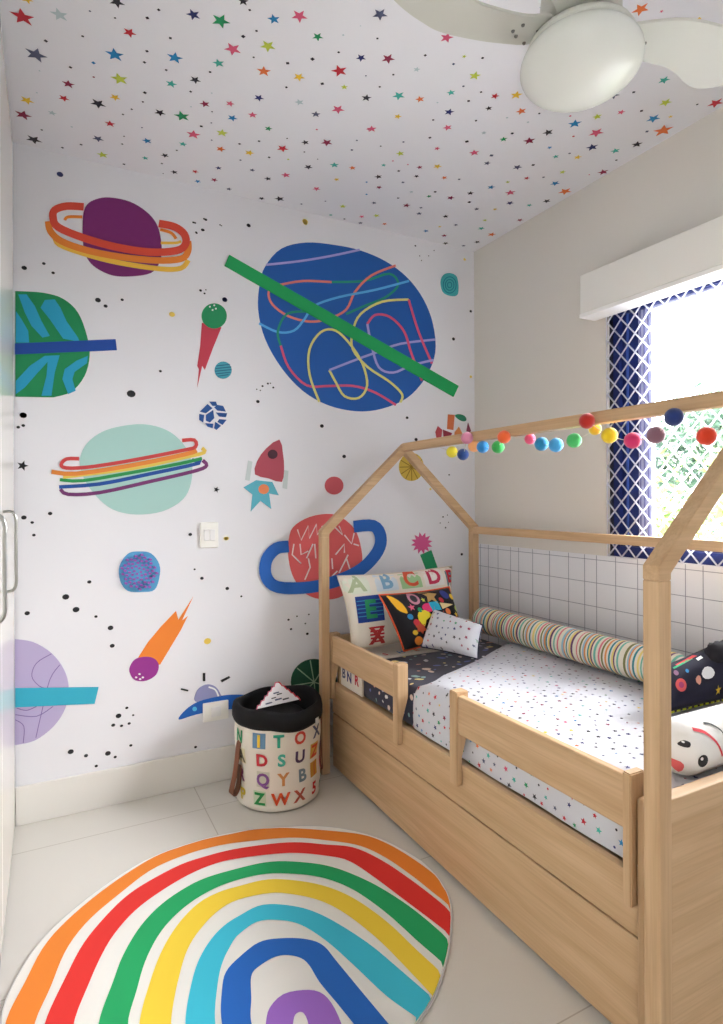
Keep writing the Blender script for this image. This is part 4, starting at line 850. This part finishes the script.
tg = MB(); a = front+.98; er = Vector((math.cos(a), math.sin(a), 0)); et = Vector((-math.sin(a), math.cos(a), 0)); P0 = bc+er*.190
tg.prism([P0-et*.012+Vector((0,0,.322)), P0+et*.012+Vector((0,0,.322)), P0+et*.012+Vector((0,0,.348)), P0-et*.012+Vector((0,0,.348))], er*.002, mat('tag_white', (225, 232, 232), .7)); tg.build('label_tag', kt)
# folded fabric tent inside
tt = MB(); A0, B0, C0 = Vector((.742, 2.34, .388)), Vector((.95, 2.385, .382)), Vector((.868, 2.44, .455)); wf = mat('pennant_white', (240, 236, 238), .85)
d_ = Vector((.01, .035, -.012))
tt.prism([A0, B0, C0], d_, wf, .002); tb = tt.bvh(); nU = (B0-A0).normalized(); nN = (B0-A0).cross(C0-A0).normalized(); nV = nN.cross(nU)
for (fa, fb2, s1) in ((.25,.12,.011),(.5,.2,.012),(.42,.5,.010),(.7,.15,.011),(.55,.42,.009),(.35,.3,.008)):
    p = A0+(B0-A0)*fa*(1-fb2)+(C0-A0)*fb2; p = A0.lerp(B0, fa).lerp(C0, fb2)
    stamp(tt, tb, p, nU, nV, *poly([(-s1*1.5, -s1*.3), (s1*1.5, -s1*.1), (s1*1.3, s1*.4), (-s1*1.4, s1*.3)]), ink(R.choice('kvpn')), .001, .05, .05)
tr_ = thing('fabric_pennant', 'white triangular printed cloth with red zigzag trim inside the basket', 'pennant', (.86, 2.41, .385))
tt.build('cloth', tr_)
zt = MB(); 
def zig(a, b, n):
    o = []
    for i in range(n+1):
        p = a.lerp(b, i/n); o.append(p+((C0-A0).cross(B0-A0).normalized()*0)+nV*(.006 if i % 2 else -.004)*(1 if a == B0 else 1))
    return o
zt.tube(zig(B0, C0, 10), .0028, ink('r'), 5); zt.tube(zig(A0, C0, 12), .002, ink('p'), 5); zt.build('trim', tr_, label='red zigzag trim')
# support cloth under the pennant (other fabric in the basket)
MB().lathe([(0, .36), (.05, .365), (.10, .35), (.14, .31), (.15, .26), (.15, .2)], bc, rimm, 32).build('cloth_bundle', label='dark cloth bundle filling the letter basket', cat='cloth')

# ================================================================ CEILING FAN
fc = Vector((1.12, 1.01, 0)); fp = mat('fan_grey_white', (214, 214, 206), .4); opal = mat('opal_glass', (232, 234, 228), .25)
ft = thing('ceiling_fan', 'white ceiling fan with curved blades and opal glass bowl lamp', 'ceiling fan', (fc.x, fc.y, H))
MB().lathe([(0, H-.001), (.06, H-.001), (.06, H-.03), (.045, H-.05), (.016, H-.055), (.016, 2.50)], fc, fp).build('canopy', ft)
MB().lathe([(.016, 2.50), (.05, 2.50), (.07, 2.485), (.086, 2.45), (.092, 2.41), (.092, 2.37), (.088, 2.352), (.06, 2.35)], fc, fp).build('motor_housing', ft)
MB().lathe([(.06, 2.351), (.080, 2.350), (.080, 2.322), (.05, 2.320)], fc, mat('fan_gap', (120, 120, 112), .5)).build('collar', ft)
MB().lathe([(.05, 2.325), (.10, 2.324), (.118, 2.316), (.124, 2.305), (.122, 2.300), (0, 2.300)], fc, fp).build('lamp_ring', ft)
MB().lathe([(.118, 2.305)]+[(.139*math.cos(math.radians(q)), 2.264+.069*math.sin(math.radians(q))) for q in range(32, -91, -6)]+[(0, 2.195)], fc, opal, 56).build('glass_bowl', ft)
def blade(out):
    P = smooth_pts(out, True, 4); mb = MB()
    pts = [(x, y, 2.330) for x, y in P]
    mb.prism(pts, (0, 0, .007), fp, .0015); b = mb.build('blade', ft)
    r0 = Vector(P[0])
    return b
LB = [(1.065,1.105),(.985,1.147),(.892,1.174),(.831,1.184),(.788,1.180),(.739,1.171),(.692,1.156),(.62,1.125),(.55,1.075),(.51,1.02),(.53,.97),(.60,.965),(.68,.995),(.76,1.035),(.852,1.071),(.92,1.066),(.99,1.05),(1.05,1.025)]
RB = [(1.17,.985),(1.228,.955),(1.282,.915),(1.344,.880),(1.432,.858),(1.53,.845),(1.62,.85),(1.69,.885),(1.70,.93),(1.665,.965),(1.633,.984),(1.592,1.016),(1.56,1.026),(1.525,1.022),(1.475,1.012),(1.426,1.010),(1.356,1.024),(1.28,1.04),(1.20,1.04)]
for B in (LB, RB): 
    blade([(x*.9734, y*.9734) for x, y in B])
ang = math.radians(-118)
B3 = [(fc.x+(x-fc.x)*math.cos(ang)-(y-fc.y)*math.sin(ang), fc.y+(x-fc.x)*math.sin(ang)+(y-fc.y)*math.cos(ang)) for x, y in [(a*.9734, b*.9734) for a, b in RB]]
blade(B3)
scr = mat('screw_grey', (130, 130, 124), .4, metal=.6)
for (u, v) in ((513,31),(516,36),(523,25),(524,43),(538,31),(645,43),(638,32)):
    p = atZ(u, v, 2.3295); MB().lathe([(0, -.003), (.0035, -.003), (.0045, 0)], p, scr, 12).build('screw', ft)

# ================================================================ GARDEN OUTSIDE THE WINDOW
def tree(name, label, base, r, zc, n, cols2, leaf, trunk_r, squash=.9, seed=0):
    rr = random.Random(seed); t = thing(name, label, 'tree' if 'tree' in name else 'bush', base)
    B = Vector(base); bark = mat('bark', (120, 108, 90), .9)
    tk = MB(); tk.tube([B, B+Vector((.03, .02, zc*.5)), B+Vector((0, .0, zc))], [trunk_r, trunk_r*.8, trunk_r*.5], bark, 8)
    for k in range(7):
        a = rr.uniform(0, 6.28); tk.tube([B+Vector((0, 0, zc*(.4+.07*k))), B+Vector((math.cos(a)*r*.6, math.sin(a)*r*.6, zc+rr.uniform(-.3, .6)*r))], [trunk_r*.5, trunk_r*.15], bark, 6)
    tk.build('trunk', t); lf = MB(); ms = [mat('leaf_'+str(c).replace(', ', '_').strip('()'), c, .6, trans=.5) for c in cols2]
    clumps = [(Vector((rr.gauss(0, 1), rr.gauss(0, 1), rr.gauss(0, 1))).normalized()*r*rr.uniform(.45, 1)) for _ in range(26)]
    for k in range(n):
        q = rr.choice(clumps)+Vector((rr.gauss(0, 1), rr.gauss(0, 1), rr.gauss(0, 1)))*r*.17; p = B+Vector((q.x, q.y, zc+q.z*squash))
        u = Vector((rr.gauss(0, 1), rr.gauss(0, 1), rr.gauss(0, 1))).normalized(); v = u.orthogonal().normalized(); s = leaf*rr.uniform(.6, 1.2); w2 = u.cross(v)*.15*s
        lf.add([p-u*s, p+v*s*.42+w2, p+u*s, p-v*s*.42+w2], [[0, 1, 2, 3]], rr.choice(ms))
    lf.build('foliage', t)
yg = [(150, 165, 90), (125, 150, 72), (172, 178, 110), (98, 128, 62)]; tg2 = [(88, 118, 98), (112, 140, 116), (64, 92, 74), (132, 156, 128)]
tree('leafy_bush', 'yellow-green bush filling the lower part of the window view', (5.0, 2.75, -1.0), 1.15, 1.6, 5200, yg, .07, .05, seed=3)
tree('leafy_bush', 'yellow-green bush at the left edge of the window view', (6.3, 5.25, -1.0), 1.1, 1.7, 4600, yg, .07, .05, seed=4)
tree('garden_tree', 'taller grey-green tree at the right of the window view', (9.9, 5.65, -1.0), 1.5, 3.0, 5200, tg2, .10, .09, seed=5)
tree('garden_tree', 'sparse pale tree left of the window view above the bushes', (9.9, 9.4, -1.0), 1.45, 3.1, 2600, tg2, .09, .07, seed=6)
gd = MB(); gd.box((XR+.2, -6, -1.1), (16, 16, -1.0), mat('pale_bounce_ground', (226, 224, 222), .9), 0); gd.build('garden_ground', kind='structure')  # ground made pale to bounce light up through the window
